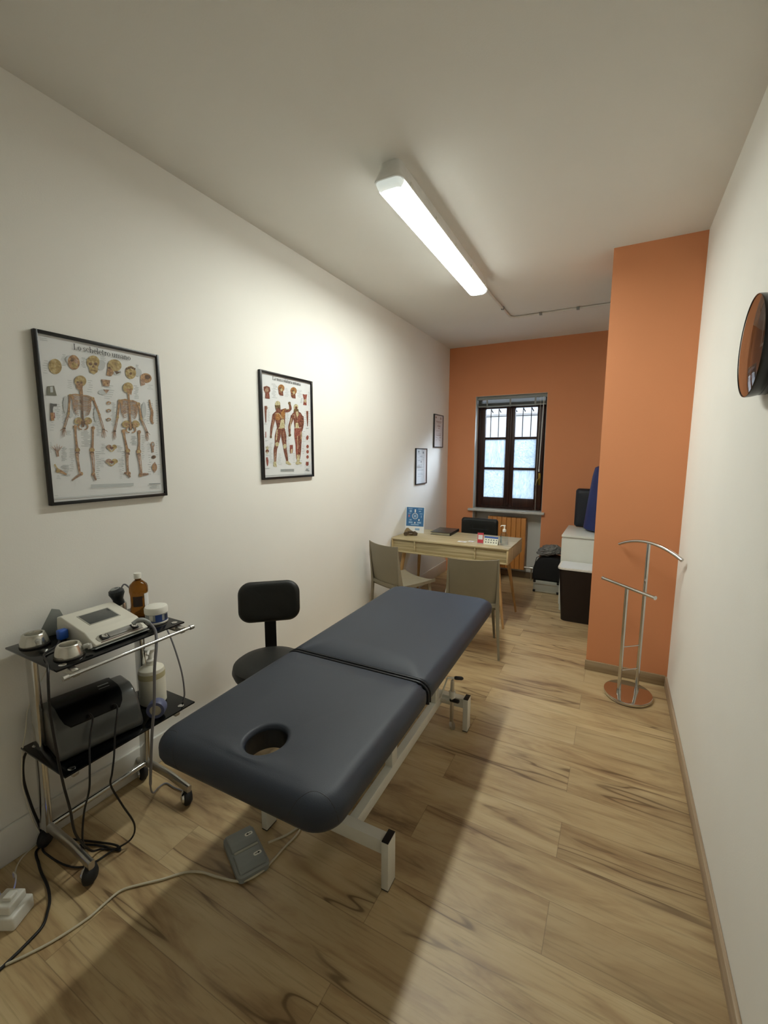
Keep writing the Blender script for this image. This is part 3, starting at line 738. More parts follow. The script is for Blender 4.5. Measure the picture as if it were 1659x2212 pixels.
# ------------------------------------------------------------------ office chair behind the desk
OC = thing('office_chair', 'black quilted office chair behind the desk', 'chair', (-1.40, 4.88, 0))
bk = cushion(.44, .46, .06, .035, .02); bk.transform(Matrix.Translation((-1.40, 4.86+.16, .62)) @ Matrix.Rotation(radians(0), 4, 'X'))
obj('backrest', bk, M_blackvinyl, OC)
b = BM()
for x in (-.075, .075): tube(b, [(-1.40+x, 4.984, .42), (-1.40+x, 4.984, .83)], .003, 6)
tube(b, [(-1.60, 4.984, .72), (-1.20, 4.984, .72)], .003, 6); obj('quilting_seam', b, M_padseam, OC)
obj('seat', bx((-1.63, 4.60, .42), (-1.17, 5.02, .50), .03, 4), M_blackvinyl, OC)
obj('gas_column', lt([(0, .10), (.028, .10), (.028, .42), (0, .42)], (-1.40, 4.81, 0), 20), M_blackpl, OC)
for i in range(5):
    a = 2*pi*i/5+.2; c_, s_ = cos(a), sin(a)
    lg = obj('base_arm', tb([(-1.40+.02*c_, 4.81+.02*s_, .11), (-1.40+.27*c_, 4.81+.27*s_, .08)], [.022, .014], 10), M_blackpl, OC)
    obj('castor', lt([(0, 0), (.02, .004), (.026, .026), (.02, .05), (0, .055)], (-1.40+.27*c_, 4.81+.27*s_, 0), 14), M_blackpl, lg)

# ------------------------------------------------------------------ alcove: cabinet, cushions, bin, cases
CB = thing('cabinet', 'white lacquered low cabinet half hidden behind the orange column', 'cabinet', (-.1, 5.1, 0))
cx0, cx1, cy0, cy1 = -.452, .30, 4.66, 5.36
obj('body', bx((cx0+.006, cy0+.008, .0), (cx1, cy1, .772), .002), M_cab, CB)
obj('top', bx((cx0-.004, cy0-.004, .772), (cx1, cy1, .792), .002), M_cab, CB)
for i in range(3): obj('drawer', bx((cx0-.004, cy0+.02+i*.23, .06), (cx0+.005, cy0+.24+i*.23, .75), .002), M_cab, CB)
cu = tag(obj('seat_cushion', (lambda t: (t.transform(Matrix.Translation((-.15, 5.285, .792+.218)) @ Matrix.Rotation(radians(-3), 4, 'X')), t)[1])(cushion(.49, .43, .10, .035, 0)), leather('black_blue_vinyl', '#191d26', .55), smooth=50), 'dark upright cushion standing on the white cabinet against the wall', 'cushion')
bs = thing('bolster', 'tall royal blue bolster leaning on the cabinet at the column edge', 'bolster', (-.16, 5.03, .792))
M_bol = leather('royal_blue_vinyl', '#232f66', .5)
b = BM(); prof = [(0, 0), (.10, 0), (.118, .012), (.122, .03), (.119, .30), (.112, .56), (.100, .655), (.07, .675), (0, .68)]
lathe(b, prof, (0, 0, 0), 40); b.transform(Matrix.Translation((-.165, 5.04, .8045)) @ Matrix.Rotation(radians(5), 4, 'Y')); obj('bolster_body', b, M_bol, bs)
# laundry bin
BN = thing('laundry_bin', 'tall black bin with a white lid beside the orange column', 'bin', (-.25, 4.49, 0))
def slab(x0, y0, x1, y1, r, z0, z1, tx=0):
    b = BM(); loft(b, [[(x, y, z0) for x, y in rrect(x0+tx, y0+tx, x1-tx, y1-tx, r)], [(x, y, z1) for x, y in rrect(x0, y0, x1, y1, r)]]); return b
obj('body', slab(-.435, 4.34, -.07, 4.645, .05, 0, .515, .035), pm('dark_brown_plastic', '#1a0f0c', .5), BN)
obj('lid', slab(-.445, 4.33, -.065, 4.65, .055, .515, .53, .0), M_whitepl, BN)
obj('lid_panel', slab(-.425, 4.35, -.08, 4.63, .045, .53, .533, .0), M_paper, BN)
b = BM(); box(b, (-.452, 4.45, .498), (-.438, 4.53, .512), .003); obj('lid_hinge', b, M_blackpl, BN)
# aluminium case, black bag, jacket
AC = thing('aluminium_case', 'aluminium case with black corners on the floor under the black bag', 'case', (-.64, 5.27, 0))
a0, a1 = Vector((-.79, 5.17, .0)), Vector((-.50, 5.40, .145))
obj('shell', bx(a0+Vector((.004, .004, .002)), a1-Vector((.004, .004, .002)), .004), pm('brushed_aluminium', '#b4b6ae', .4, .4, .04), AC)
for z in (.008, .098): obj('edge_trim', bx((a0.x+.02, a0.y-.001, z), (a1.x-.02, a0.y+.005, z+.008)), M_chrome_dull, AC)
for x in (a0.x, a1.x-.03):
    for z in (a0.z, a1.z-.03): obj('corner', bx((x, a0.y-.002, z), (x+.03, a0.y+.03, z+.03), .006), M_blackpl, AC)
BG = thing('black_bag', 'black soft bag standing on the aluminium case', 'bag', (-.64, 5.27, .145))
b = BM(); prism(b, [(-.80, .146), (-.485, .146), (-.482, .36), (-.52, .41), (-.60, .43), (-.70, .42), (-.77, .37), (-.80, .28)], 5.165, 5.42, 'y', bev=.022)
obj('bag_body', b, pm('black_nylon', '#0c0b0c', .8), BG)
b = BM(); tube(b, [(-.797, 5.29, .30), (-.78, 5.29, .385), (-.70, 5.29, .436), (-.60, 5.29, .442), (-.51, 5.29, .42)], .004, 8); obj('zip', b, M_rubber, BG)
jk = BM(); bmesh.ops.create_icosphere(jk, subdivisions=5, radius=1)
from mathutils import noise as MN
for v in jk.verts:
    p = v.co.copy(); d = MN.fractal(p*1.6+Vector((3, 1, 7)), 1.0, 2.0, 4); d2 = abs(MN.noise(Vector((p.x*3+p.y*2, p.y*3, p.z*5))))
    r = 1+.22*d-.22*d2; v.co = Vector((p.x*.132*r, p.y*.12*r, max(p.z, -.5)*.074*r+.02*p.x))
jk.transform(Matrix.Translation((-.635, 5.27, .482)) @ Matrix.Rotation(radians(12), 4, 'Z'))
tag(obj('folded_jacket', jk, pm('grey_cloth', '#6f6d69', .85, 0, .12, 30, .3, 400), smooth=80), 'crumpled grey jacket lying on top of the black bag', 'jacket')

# ------------------------------------------------------------------ valet stand
VS = thing('valet_stand', 'chrome valet stand with two bars on a round mirror base by the orange column', 'valet stand', (.157, 3.17, 0))
obj('base', lt([(0, .004), (.12, .0), (.140, .002), (.1445, .008), (.1455, .018), (.143, .024), (.138, .0255), (0, .0255)], (.157, 3.17, 0), 64, sy=1.12), M_mirror, VS)
pL, pR = Vector((.103, 3.125, 0)), Vector((.208, 3.215, 0))
for p, h in ((pL, .745), (pR, 1.035)):
    b = BM(); tube(b, [p+Vector((0, 0, .024)), p+Vector((0, 0, h))], .0115, 20); tube(b, [p+Vector((0, 0, h-.105)), p+Vector((0, 0, h-.101))], .0122, 20)
    po = obj('post', b, M_chrome, VS); 
obj('post_collar', lt([(.0118, .024), (.0145, .024), (.0135, .05), (.0118, .05)], pL, 20), M_chrome, VS); obj('post_collar', lt([(.0118, .024), (.0145, .024), (.0135, .05), (.0118, .05)], pR, 20), M_chrome, VS)
for z in (.345, .183): obj('rung', tb([pL+Vector((0, 0, z)), pR+Vector((0, 0, z))], .0045, 10), M_chrome, VS)
d = Vector((.28, -.315, 0)).normalized()
for k in (0,):
    c0 = Vector((.1035, 3.125, .752)); obj('trouser_bar', tb([c0-d*.212, c0+d*.212], .0115, 18), M_chrome, VS)
c0 = Vector((.208, 3.215, 1.04)); pts = [c0+d*(t*.245)+Vector((0, 0, -.058*t*t*(1 if abs(t) < 2 else 1))) for t in [-1+i/14 for i in range(29)]]
obj('jacket_bar', tb(pts, .0115, 18), M_chrome, VS)
for s in (-1, 1):
    c1 = Vector((.1035, 3.125, .752))+d*.212*s
    obj('end_cap', tb([c1-d*.001*s, c1+d*.006*s], .0128, 18), M_chrome, VS)

# ------------------------------------------------------------------ wall clock
CK = thing('wall_clock', 'round black-rimmed wall clock with a reflective face on the right wall', 'clock', (XR, 2.0, 1.97))
CK.location = (XR, 1.785, 1.935)
MY = Matrix.Translation((XR-.0005, 1.785, 1.935)) @ Matrix.Rotation(-pi/2, 4, 'Y')
def ck(prof, n=64): b = BM(); lathe(b, prof, (0, 0, 0), n, M=MY); return b
obj('rim', ck([(.118, 0), (.140, 0), (.143, .022), (.149, .026), (.1525, .040), (.1535, .054), (.1525, .0565), (.151, .056), (.148, .042), (.148, .004), (.118, .004)]), pm('clock_rim', '#141312', .25, 0, .03), CK)
obj('dial', ck([(0, .020), (.148, .020), (.148, .024), (0, .024)]), pm('clock_dial', '#3a2a24', .4), CK)
b = BM(); box(b, (XR-.030, 1.781, 1.935), (XR-.027, 1.789, 2.03)); obj('minute_hand', b, M_greypl, CK)
b = BM(); box(b, (XR-.033, 1.72, 1.931), (XR-.0305, 1.785, 1.939)); obj('hour_hand', b, M_greypl, CK)
obj('glass', ck([(0, .0665), (.05, .0655), (.09, .063), (.125, .059), (.1505, .0545), (.1505, .053), (0, .0640)]), glassy('clock_glass', (1, 1, 1), 2.0, .9, .01), CK)

# ------------------------------------------------------------------ equipment trolley
TR = thing('equipment_trolley', 'chrome two-tier trolley with black glass shelves on castors', 'trolley', (-1.81, .95, 0))
ZU, ZL = .870, .455
obj('glass_shelf', bx((-1.997, .690, ZU-.007), (-1.628, 1.185, ZU), .0015), M_blackglass, TR)
obj('glass_shelf', bx((-1.990, .698, ZL-.007), (-1.664, 1.240, ZL), .0015), M_blackglass, TR)
for (X0, Y0, X1, Y1, Z) in ((-1.655, .722, -1.925, 1.155, ZU), (-1.690, .733, -1.950, 1.185, ZL)):
    for x in (X0, X1):
        for y in (Y0, Y1):
            obj('shelf_fixing', lt([(0, 0), (.0125, 0), (.0125, .0015), (.010, .003), (0, .003)], (x, y, Z), 20), M_chrome, TR)
for y in (.737, 1.155):
    b = BM(); tube(b, [(-1.945, y, .09), (-1.925, y, .45), (-1.915, y, .848)], 1, prof=rrect(-.012, -.029, .012, .029, .010, 4)); obj('post', b, M_chrome, TR)
    obj('top_arm', bx((-1.955, y-.014, .838), (-1.632, y+.014, .8625), .006), M_chrome_dull, TR)
    obj('middle_arm', bx((-1.955, y-.012, .428), (-1.670, y+.012, .4475), .006), M_chrome_dull, TR)
    b = BM(); tube(b, [(-2.0, y, .088), (-1.93, y, .108), (-1.76, y, .103), (-1.625, y, .082)], 1, prof=rrect(-.011, -.019, .011, .019, .009, 4))
    obj('foot', b, M_chrome_dull, TR)
    b = BM(); tube(b, [(-1.632, y, .850), (-1.600, y, .846)], 1, prof=rrect(-.012, -.012, .012, .012, .004, 3)); obj('rail_bracket', b, M_chrome_dull, TR)
    for x in (-1.645, -1.972):
        b = BM(); lathe(b, [(0, -.024), (.020, -.022), (.034, -.010), (.036, -.004), (.036, .004), (.034, .010), (.020, .022), (0, .024)], (x, y+.0, .036), 28, M=Matrix.Rotation(radians(90 if x > -1.8 else 90), 4, 'Y') @ Matrix.Rotation(radians(0), 4, 'X') )
        b.transform(Matrix.Translation((x, y, 0)) @ Matrix.Rotation(radians(35 if y < 1 else 60), 4, 'Z') @ Matrix.Translation((-x, -y, 0)))
        cw = obj('castor', b, M_rubber, TR)
        b = BM(); lathe(b, [(0, .0245), (.012, .026), (.024, .022), (.029, .014), (.029, .006), (0, .006)], (0, 0, 0), 24, M=Matrix.Rotation(-pi/2, 4, 'Y'))
        b.transform(Matrix.Translation((x, y, .038)) @ Matrix.Rotation(radians(35 if y < 1 else 60), 4, 'Z')); obj('castor_cover', b, M_chrome, cw)
        obj('castor_stem', tb([(x, y, .06), (x, y, .10)], .007, 10), M_chrome, cw)
obj('front_rail', tb([(-1.600, .705, .846), (-1.600, 1.195, .846)], .0068, 16), M_chrome, TR)
for y in (.703, 1.197): obj('rail_end', tb([(-1.600, y-.009, .846), (-1.600, y+.009, .846)], .0098, 16), M_chrome_dull, TR)
obj('lower_bar', tb([(-1.93, .75, .108), (-1.93, 1.142, .108)], .012, 16), M_chrome, TR)

# ultrasound / electrotherapy unit on the top shelf
US = thing('therapy_device', 'cream tabletop therapy device with a grey screen on the upper trolley shelf', 'medical device', (-1.80, .945, ZU))
b = BM()
prof = [(-1.935, ZU+.004), (-1.70, ZU+.004), (-1.668, ZU+.014), (-1.665, ZU+.022), (-1.705, ZU+.037), (-1.735, ZU+.055), (-1.905, ZU+.088), (-1.93, ZU+.082), (-1.937, ZU+.045)]
prism(b, prof, .838, 1.044, 'y', bev=.010); obj('case', b, M_cream, US)
def on_top(x):   # height of the sloping top
    return ZU+.0555+(-1.735-x)*(.033/.17)
sl = math.atan2(.033, .17)
def slabtop(x0, x1, y0, y1, h0, h1, bev=.0008):
    return bx((x0, y0, h0), (x1, y1, h1), bev)
def topmat(): return Matrix.Translation((-1.8225, .94, on_top(-1.8225))) @ Matrix.Rotation(sl, 4, 'Y')
b = bx((-.042, -.056, -.001), (.042, .056, .0014), .001); b.transform(topmat()); obj('screen', b, pm('lcd', '#4b4e4c', .2, 0, .02), US)
b = bx((-.047, -.061, -.002), (.047, .061, .0008), .001); b.transform(topmat()); obj('screen_frame', b, pm('bezel', '#a9a79b', .4), US)
sl2 = math.atan2(.016, .048)
fm = Matrix.Translation((-1.688, .942, ZU+.0310)) @ Matrix.Rotation(sl2+.12, 4, 'Y')
b = BM(); loft(b, [[(x, y, -.004) for x, y in rrect(-.019, -.085, .019, .088, .016)], [(x, y, .0018) for x, y in rrect(-.019, -.085, .019, .088, .016)]]); b.transform(fm); obj('socket_recess', b, pm('recess_grey', '#9b988c', .45), US)
b = bx((-.012, -.045, 0), (.012, .045, .007), .003); b.transform(fm); obj('label_plate', b, pm('plate_grey', '#8a8884', .4), US)
for yy in (-.060, .056):
    b = bx((-.013, yy-.013, -.001), (.013, yy+.013, .008), .002); b.transform(fm); so = obj('socket', b, M_blackpl, US)
    b = lt([(.0, .008), (.010, .008), (.010, .011), (.006, .011), (.006, .0085), (0, .0085)], (0, yy, 0), 20); b.transform(fm); obj('socket_ring', b, M_chrome_dull, so)
b = bx((.019, -.083, -.004), (.0215, .083, .003), .001); b.transform(fm); obj('red_stripe', b, pm('dark_red', '#5a2323', .4), US)
b = BM(); prism(b, [(-1.937, ZU), (-1.69, ZU), (-1.662, ZU+.008), (-1.664, ZU+.012), (-1.70, ZU+.004), (-1.935, ZU+.004)], .836, 1.046, 'y'); obj('base_tray', b, M_greypl, US)
b = BM(); tube(b, spline([(-1.672, .985, ZU+.052), (-1.668, 1.005, ZU+.060), (-1.655, 1.025, ZU+.056), (-1.640, 1.036, ZU+.042)], 4), [.008]*4+[.010]*4+[.008]*4+[.005], 12); obj('plug', b, M_greypl, US)
gc = spline([(-1.640, 1.036, ZU+.042), (-1.622, 1.045, .88), (-1.598, 1.03, .83), (-1.59, 1.01, .74), (-1.592, 1.0, .60), (-1.60, .985, .46), (-1.615, .98, .32), (-1.66, 1.0, .19), (-1.74, 1.06, .09), (-1.83, 1.14, .02), (-1.84, 1.185, .006), (-1.778, 1.186, .006), (-1.713, 1.194, .006)], 7)
b = BM(); tube(b, gc, [.0058]*48+[.0036]*(len(gc)-48), 10); obj('cable', b, M_cable_g, US, label='grey cable hanging down in front of the trolley')

# two round metal cups
M_alu = pm('brushed_silver', '#c6c4ba', .22, .85, .04)
def cup(loc, label, name='applicator_holder'):
    t = thing(name, label, 'holder', loc, 0, 'silver cup holders on the trolley')
    obj('cup', lt([(0, 0), (.044, 0), (.047, .004), (.047, .012), (.038, .044), (.034, .048), (.028, .048), (.026, .040), (.024, .012), (0, .012)], n=40), M_alu, t, world=False)
    obj('dark_rim', lt([(.0475, 0), (.0485, 0), (.0485, .004), (.0475, .004)], n=40), M_blackpl, t, world=False)
    return t
c1 = cup((-1.705, .768, ZU), 'silver cup holder at the front corner of the trolley, with clear tube knob')
b = BM(); tube(b, [(.030, .036, .030), (.040, .048, .032)], .009, 10); tube(b, [(.040, .048, .036), (.042, .050, .020)], .008, 10); obj('knob', b, pm('clear_knob', '#b9b8b0', .2), c1, world=False)
c2 = copy_thing(c1, 'silver cup holder behind the blue plug, near the wall', (-1.925, .755, ZU), radians(-60))
# thin grey plate and the blue plug with black cable
fn = tag(obj('grey_plate', (lambda t: (prism(t, [(-.035, 0), (.028, 0), (.045, .03), (.02, .10), (-.005, .11), (-.045, .035)], -.0015, .0015, 'y', bev=.0007), t.transform(Matrix.Translation((-1.965, .845, ZU)) @ Matrix.Rotation(radians(75), 4, 'Z')), t)[2])(BM()), M_greypl), 'thin grey plastic plate standing between the wall-side cup and the cream device', 'plate')
BP = thing('blue_plug_cable', 'black cable with a blue plug on the upper trolley shelf, hanging to the floor', 'cable', (-1.85, .80, ZU))
obj('plug', bx((-1.862, .800, ZU+.018), (-1.834, .832, ZU+.056), .005, 3), M_blue, BP)
obj('plug_body', bx((-1.872, .806, ZU+.002), (-1.842, .828, ZU+.024), .006, 3), M_blackpl, BP)
b = BM(); tube(b, spline([(-1.850, .808, ZU+.022), (-1.815, .780, ZU+.012), (-1.785, .725, ZU+.007), (-1.71, .700, ZU+.007), (-1.655, .678, .872), (-1.640, .668, .82), (-1.640, .665, .72), (-1.645, .675, .56), (-1.648, .685, .44), (-1.655, .700, .33), (-1.68, .72, .20), (-1.72, .78, .06), (-1.745, .83, .008), (-1.70, .855, .006), (-1.675, .866, .006), (-1.71, .868, .010), (-1.80, .84, .006), (-1.90, .80, .006)], 7), .0042, 8); obj('cord', b, M_cable_b, BP)
# brown bottle
AB = thing('amber_bottle', 'brown amber bottle with a white cap on the upper trolley shelf', 'bottle', (-1.855, 1.095, ZU))
g = G('amber_glass'); gl = g.b; g.base(lin('#94601f')); g.set(Roughness=.06, Transmission_Weight=.8, IOR=1.3, Specular_IOR_Level=.6)
M_amber = g.m
b = lt([(0, 0), (.034, 0), (.0375, .005), (.0375, .045), (.036, .05), (.0345, .06), (.0345, .10), (.036, .112), (.0375, .12), (.0375, .140), (.034, .152), (.018, .168), (.0125, .172), (.0125, .185), (0, .185)], (-1.850, 1.128, ZU), 40); obj('bottle_body', b, M_amber, AB)
obj('cap', lt([(.0135, .180), (.0155, .180), (.0155, .200), (.014, .203), (0, .203)], (-1.850, 1.128, ZU), 28), M_whitepl, AB)
b = BM(); n = 10
A = [b.verts.new((-1.850+.0362*cos(a), 1.128+.0362*sin(a), ZU+.056)) for a in [radians(2+i*9) for i in range(n)]]; B_ = [b.verts.new((v.co.x, v.co.y, ZU+.118)) for v in A]
for i in range(n-1): b.faces.new((A[i], A[i+1], B_[i+1], B_[i]))
obj('bottle_label', b, M_paper, AB)
b = BM(); A = [b.verts.new((-1.850+.0358*cos(a), 1.128+.0358*sin(a), ZU+.058)) for a in [radians(-75+i*9) for i in range(8)]]; B_ = [b.verts.new((v.co.x, v.co.y, ZU+.104)) for v in A]
for i in range(7): b.faces.new((A[i], A[i+1], B_[i+1], B_[i]))
obj('bottle_label', b, pm('brown_label', '#2a1608', .5), AB)
# black applicator head
AP = thing('ultrasound_applicator', 'black rounded ultrasound handpiece on a silver neck behind the amber bottle', 'handpiece', (-1.955, 1.105, ZU))
obj('neck', lt([(0, 0), (.024, 0), (.024, .05), (.0215, .056), (0, .056)], (-1.955, 1.105, ZU), 28), M_alu, AP)
b = lt([(0, .052), (.022, .052), (.024, .06), (.021, .075), (.026, .090), (.032, .104), (.030, .118), (.018, .128), (0, .131)], (0, 0, 0), 32); b.transform(Matrix.Translation((-1.955, 1.105, ZU)) @ Matrix.Rotation(radians(8), 4, 'X')); obj('head', b, pm('anthracite', '#23282b', .35), AP)
b = lt([(0, .129), (.017, .1275), (.019, .123), (0, .123)], (0, 0, 0), 24); b.transform(Matrix.Translation((-1.955, 1.102, ZU+.001)) @ Matrix.Rotation(radians(8), 4, 'X')); obj('head_plate', b, M_greypl, AP)
b = BM(); tube(b, spline([(-1.955, 1.11, ZU+.115), (-1.955, 1.13, ZU+.135), (-1.94, 1.16, ZU+.09), (-1.92, 1.205, ZU+.02), (-1.86, 1.225, .84), (-1.75, 1.20, .76), (-1.70, 1.205, .62), (-1.70, 1.215, .50), (-1.71, 1.21, ZL+.004)], 7), .0036, 8); obj('cable', b, M_cable_g, AP)
# cream jar
CJ = thing('cream_jar', 'white screw-top cream jar with a blue label on the upper trolley shelf', 'jar', (-1.730, 1.125, ZU))
o_ = (-1.730, 1.125, ZU)
obj('jar_body', lt([(0, 0), (.042, 0), (.045, .004), (.045, .010), (.0435, .012), (.0435, .05), (0, .05)], o_, 40), M_whitepl, CJ)
obj('jar_lid', lt([(.0445, .046), (.0465, .046), (.0465, .066), (.043, .073), (.036, .0755), (0, .0765)], o_, 40), M_whitepl, CJ)
def wrap(r, a0, a1, z0, z1, m, parent, nm, o=o_, dz=0):
    b = BM(); k = max(2, int((a1-a0)/8))
    A = [b.verts.new((o[0]+r*cos(radians(a0+(a1-a0)*i/k)), o[1]+r*sin(radians(a0+(a1-a0)*i/k)), o[2]+z0)) for i in range(k+1)]; B_ = [b.verts.new((v.co.x, v.co.y, o[2]+z1)) for v in A]
    for i in range(k): b.faces.new((A[i], A[i+1], B_[i+1], B_[i]))
    return obj(nm, b, m, parent)
wrap(.0440, -130, 60, .012, .045, pm('jar_label_silver', '#a7a9a8', .35, .3), CJ, 'jar_label')
wrap(.0442, -40, -5, .013, .044, pm('jar_label_blue', '#2b4a8e', .4), CJ, 'label_panel')
wrap(.0442, 10, 40, .016, .040, pm('jar_label_dark', '#2d3850', .4), CJ, 'label_panel')
wrap(.0443, -130, 60, .010, .016, pm('jar_label_band', '#39508a', .4), CJ, 'label_band')
wrap(.0442, -72, -52, .022, .043, M_whitepl, CJ, 'label_panel')

# lower shelf
RO = Matrix.Translation((-1.85, .885, ZL)) @ Matrix.Rotation(radians(-9), 4, 'Z')
LD = thing('electrotherapy_unit', 'large charcoal therapy unit with a black curved top on the lower trolley shelf', 'medical device', (-1.85, .885, ZL))
b = BM(); prism(b, [(-.115, .004), (.128, .004), (.130, .03), (.098, .105), (.060, .150), (.020, .168), (-.07, .168), (-.105, .14), (-.118, .06)], -.145, .155, 'y', bev=.016); b.transform(RO); obj('case', b, M_charc, LD)
b = BM(); prism(b, [(.122, .030), (.104, .098), (.062, .152), (.020, .1705), (-.075, .1705), (-.06, .12), (.08, .03)], -.095, .095, 'y', bev=.006); b.transform(RO)
M_top = pm('gloss_black', '#060708', .3, 0, .02, spec=.25)
b.free(); b = BM()
def arc_panel(y0, y1, lift, m, nm, pts, w0=0):
    bb = BM(); R = []
    for (x, z), inset in pts:
        R.append([(x, y0+inset, z+lift), (x, y1-inset, z+lift), (x, y1-inset, z-.006), (x, y0+inset, z-.006)])
    loft(bb, R); bb.transform(RO); return obj(nm, bb, m, LD)
arc_panel(-.118, .105, .0025, M_top, 'top_panel', [((-.105, .150), .020), ((-.085, .164), .006), ((-.07, .1685), .0), ((.020, .1685), 0), ((.040, .160), 0), ((.062, .148), .002), ((.082, .126), .010), ((.095, .110), .026)])
for yy in (-.03, .055):
    b = BM(); tube(b, [(.088, yy, .112), (.100, yy, .135)], .006, 10); b.transform(RO); obj('jack_plug', b, M_blackpl, LD)
b = bx((-.03, .045, .171), (-.022, .085, .1716)); b.transform(RO); obj('label_strip', b, M_greypl, LD)
b = bx((.0, .040, .171), (.003, .080, .1715)); b.transform(RO); obj('label_strip', b, M_greypl, LD)
R1 = RO @ Vector((.100, -.03, .135)); R2 = RO @ Vector((.100, .055, .135))
b = BM(); tube(b, spline([R1, R1+Vector((.03, -.005, -.01)), (-1.690, .80, .52), (-1.655, .775, .44), (-1.652, .765, .36), (-1.660, .745, .28), (-1.69, .745, .16), (-1.78, .79, .03), (-1.84, .80, .008), (-1.80, .825, .006), (-1.745, .845, .006), (-1.70, .852, .006)], 7), .0036, 8); obj('lead', b, M_cable_b, LD)
b = BM(); tube(b, spline([R2, R2+Vector((.03, -.002, -.01)), (-1.665, .88, .52), (-1.640, .855, .44), (-1.635, .84, .38), (-1.640, .835, .33), (-1.640, .87, .22), (-1.64, .91, .10), (-1.66, .90, .03), (-1.70, .84, .008), (-1.71, .79, .006), (-1.735, .75, .006), (-1.80, .725, .006), (-1.90, .715, .006), (-1.96, .72, .006), (-2.0, .76, .006)], 7), .0036, 8); obj('lead', b, M_cable_b, LD)
# pump bottle
PB = thing('pump_bottle', 'white pump bottle of massage cream on the lower trolley shelf', 'bottle', (-1.83, 1.14, ZL))
o_ = (-1.835, 1.150, ZL)
obj('bottle_body', lt([(0, 0), (.050, 0), (.056, .006), (.056, .150), (.052, .166), (.035, .178), (.022, .184), (.020, .192), (0, .192)], o_, 40), pm('cream_bottle', '#dedac9', .4, 0, .03), PB)
obj('liquid_band', lt([(.0563, .126), (.0565, .128), (.0565, .150), (.0563, .152)], o_, 40), pm('yellowed_band', '#bdb48c', .5), PB)
b = BM(); lathe(b, [(0, .190), (.020, .190), (.020, .204), (.010, .210), (.008, .235), (.020, .246), (.022, .258), (.012, .262), (0, .262)], o_, 24); tube(b, [(o_[0], o_[1], ZL+.254), (o_[0]+.022, o_[1]-.025, ZL+.254), (o_[0]+.028, o_[1]-.031, ZL+.246)], .0065, 10); obj('pump', b, M_whitepl, PB)
# tape roll
TP = thing('tape_roll', 'blue-grey roll standing on edge between the charcoal unit and the table', 'roll', (-1.71, 1.10, ZL))
o_ = (-1.712, 1.085, ZL+.038)
MR = Matrix.Rotation(radians(90), 4, 'Y') ; MR = Matrix.Rotation(radians(-50), 4, 'Z') @ MR
b = BM(); lathe(b, [(.024, -.022), (.036, -.022), (.038, -.018), (.038, .018), (.036, .022), (.024, .022), (.024, -.022)], o_, 36, M=MR); obj('roll', b, pm('blue_grey_roll', '#5a6080', .45, 0, .05), TP)
b = BM(); lathe(b, [(0, -.016), (.0245, -.016), (.0245, .018), (0, .018)], o_, 30, M=MR); obj('core', b, pm('roll_core', '#b9b29c', .5), TP)

# ------------------------------------------------------------------ floor items
FP = thing('foot_pedal', 'grey two-button foot switch on the floor under the massage table', 'pedal', (-1.21, 1.09, 0))
PMx = Matrix.Translation((-1.213, 1.094, 0)) @ Matrix.Rotation(radians(-26), 4, 'Z')
b = BM(); loft(b, [[(x, y, 0) for x, y in rrect(-.108, -.062, .108, .062, .02)], [(x, y, .022) for x, y in rrect(-.108, -.062, .108, .062, .02)], [(x, y, .028) for x, y in rrect(-.102, -.056, .102, .056, .018)]]); b.transform(PMx); obj('housing', b, M_greypl, FP)
for s in (-1, 1):
    b = BM(); prism(b, [(-.046, .026), (.046, .026), (.046, .034), (.02, .040), (-.02, .040), (-.046, .034)], -.052, .052, 'y', bev=.005); b.transform(PMx @ Matrix.Translation((s*.053, 0, 0))); bt = obj('pedal_button', b, M_greypl, FP)
    b = BM(); loft(b, [[(x, y, .0395) for x, y in rrect(-.008, -.016, .008, .016, .0075)], [(x, y, .0408) for x, y in rrect(-.008, -.016, .008, .016, .0075)]]); b.transform(PMx @ Matrix.Translation((s*.053+.0, .030, 0))); sy = obj('symbol_plate', b, M_whitepl, bt)
    b = BM(); box(b, (-.0012, -.010, .0408), (.0012, .010, .0414)); prism(b, [(-.005, s*.002), (.005, s*.002), (0, s*.010)], .0408, .0414, 'z'); b.transform(PMx @ Matrix.Translation((s*.053, .030, 0))); obj('arrow', b, M_blackpl, bt)
b = BM(); box(b, (-.006, -.045, .027), (.006, .05, .033), .002); b.transform(PMx); obj('centre_ridge', b, pm('light_grey_plastic', '#aaa898', .45), FP)
cpts = [(-1.165, 1.17, .015), (-1.13, 1.24, .006), (-1.105, 1.30, .006), (-1.092, 1.259, .006), (-1.098, 1.197, .006), (-1.100, 1.128, .006), (-1.108, 1.063, .006), (-1.145, 1.005, .006), (-1.236, .975, .006), (-1.307, .958, .006), (-1.361, .928, .006), (-1.414, .868, .006), (-1.47, .814, .006), (-1.508, .768, .006), (-1.512, .711, .006), (-1.512, .658, .006), (-1.535, .571, .006), (-1.565, .506, .006), (-1.599, .447, .006), (-1.64, .36, .006)]
b = BM(); tube(b, spline(cpts, 6), .0042, 10); obj('cable', b, M_cable_w, FP, label='beige cable winding across the floor')
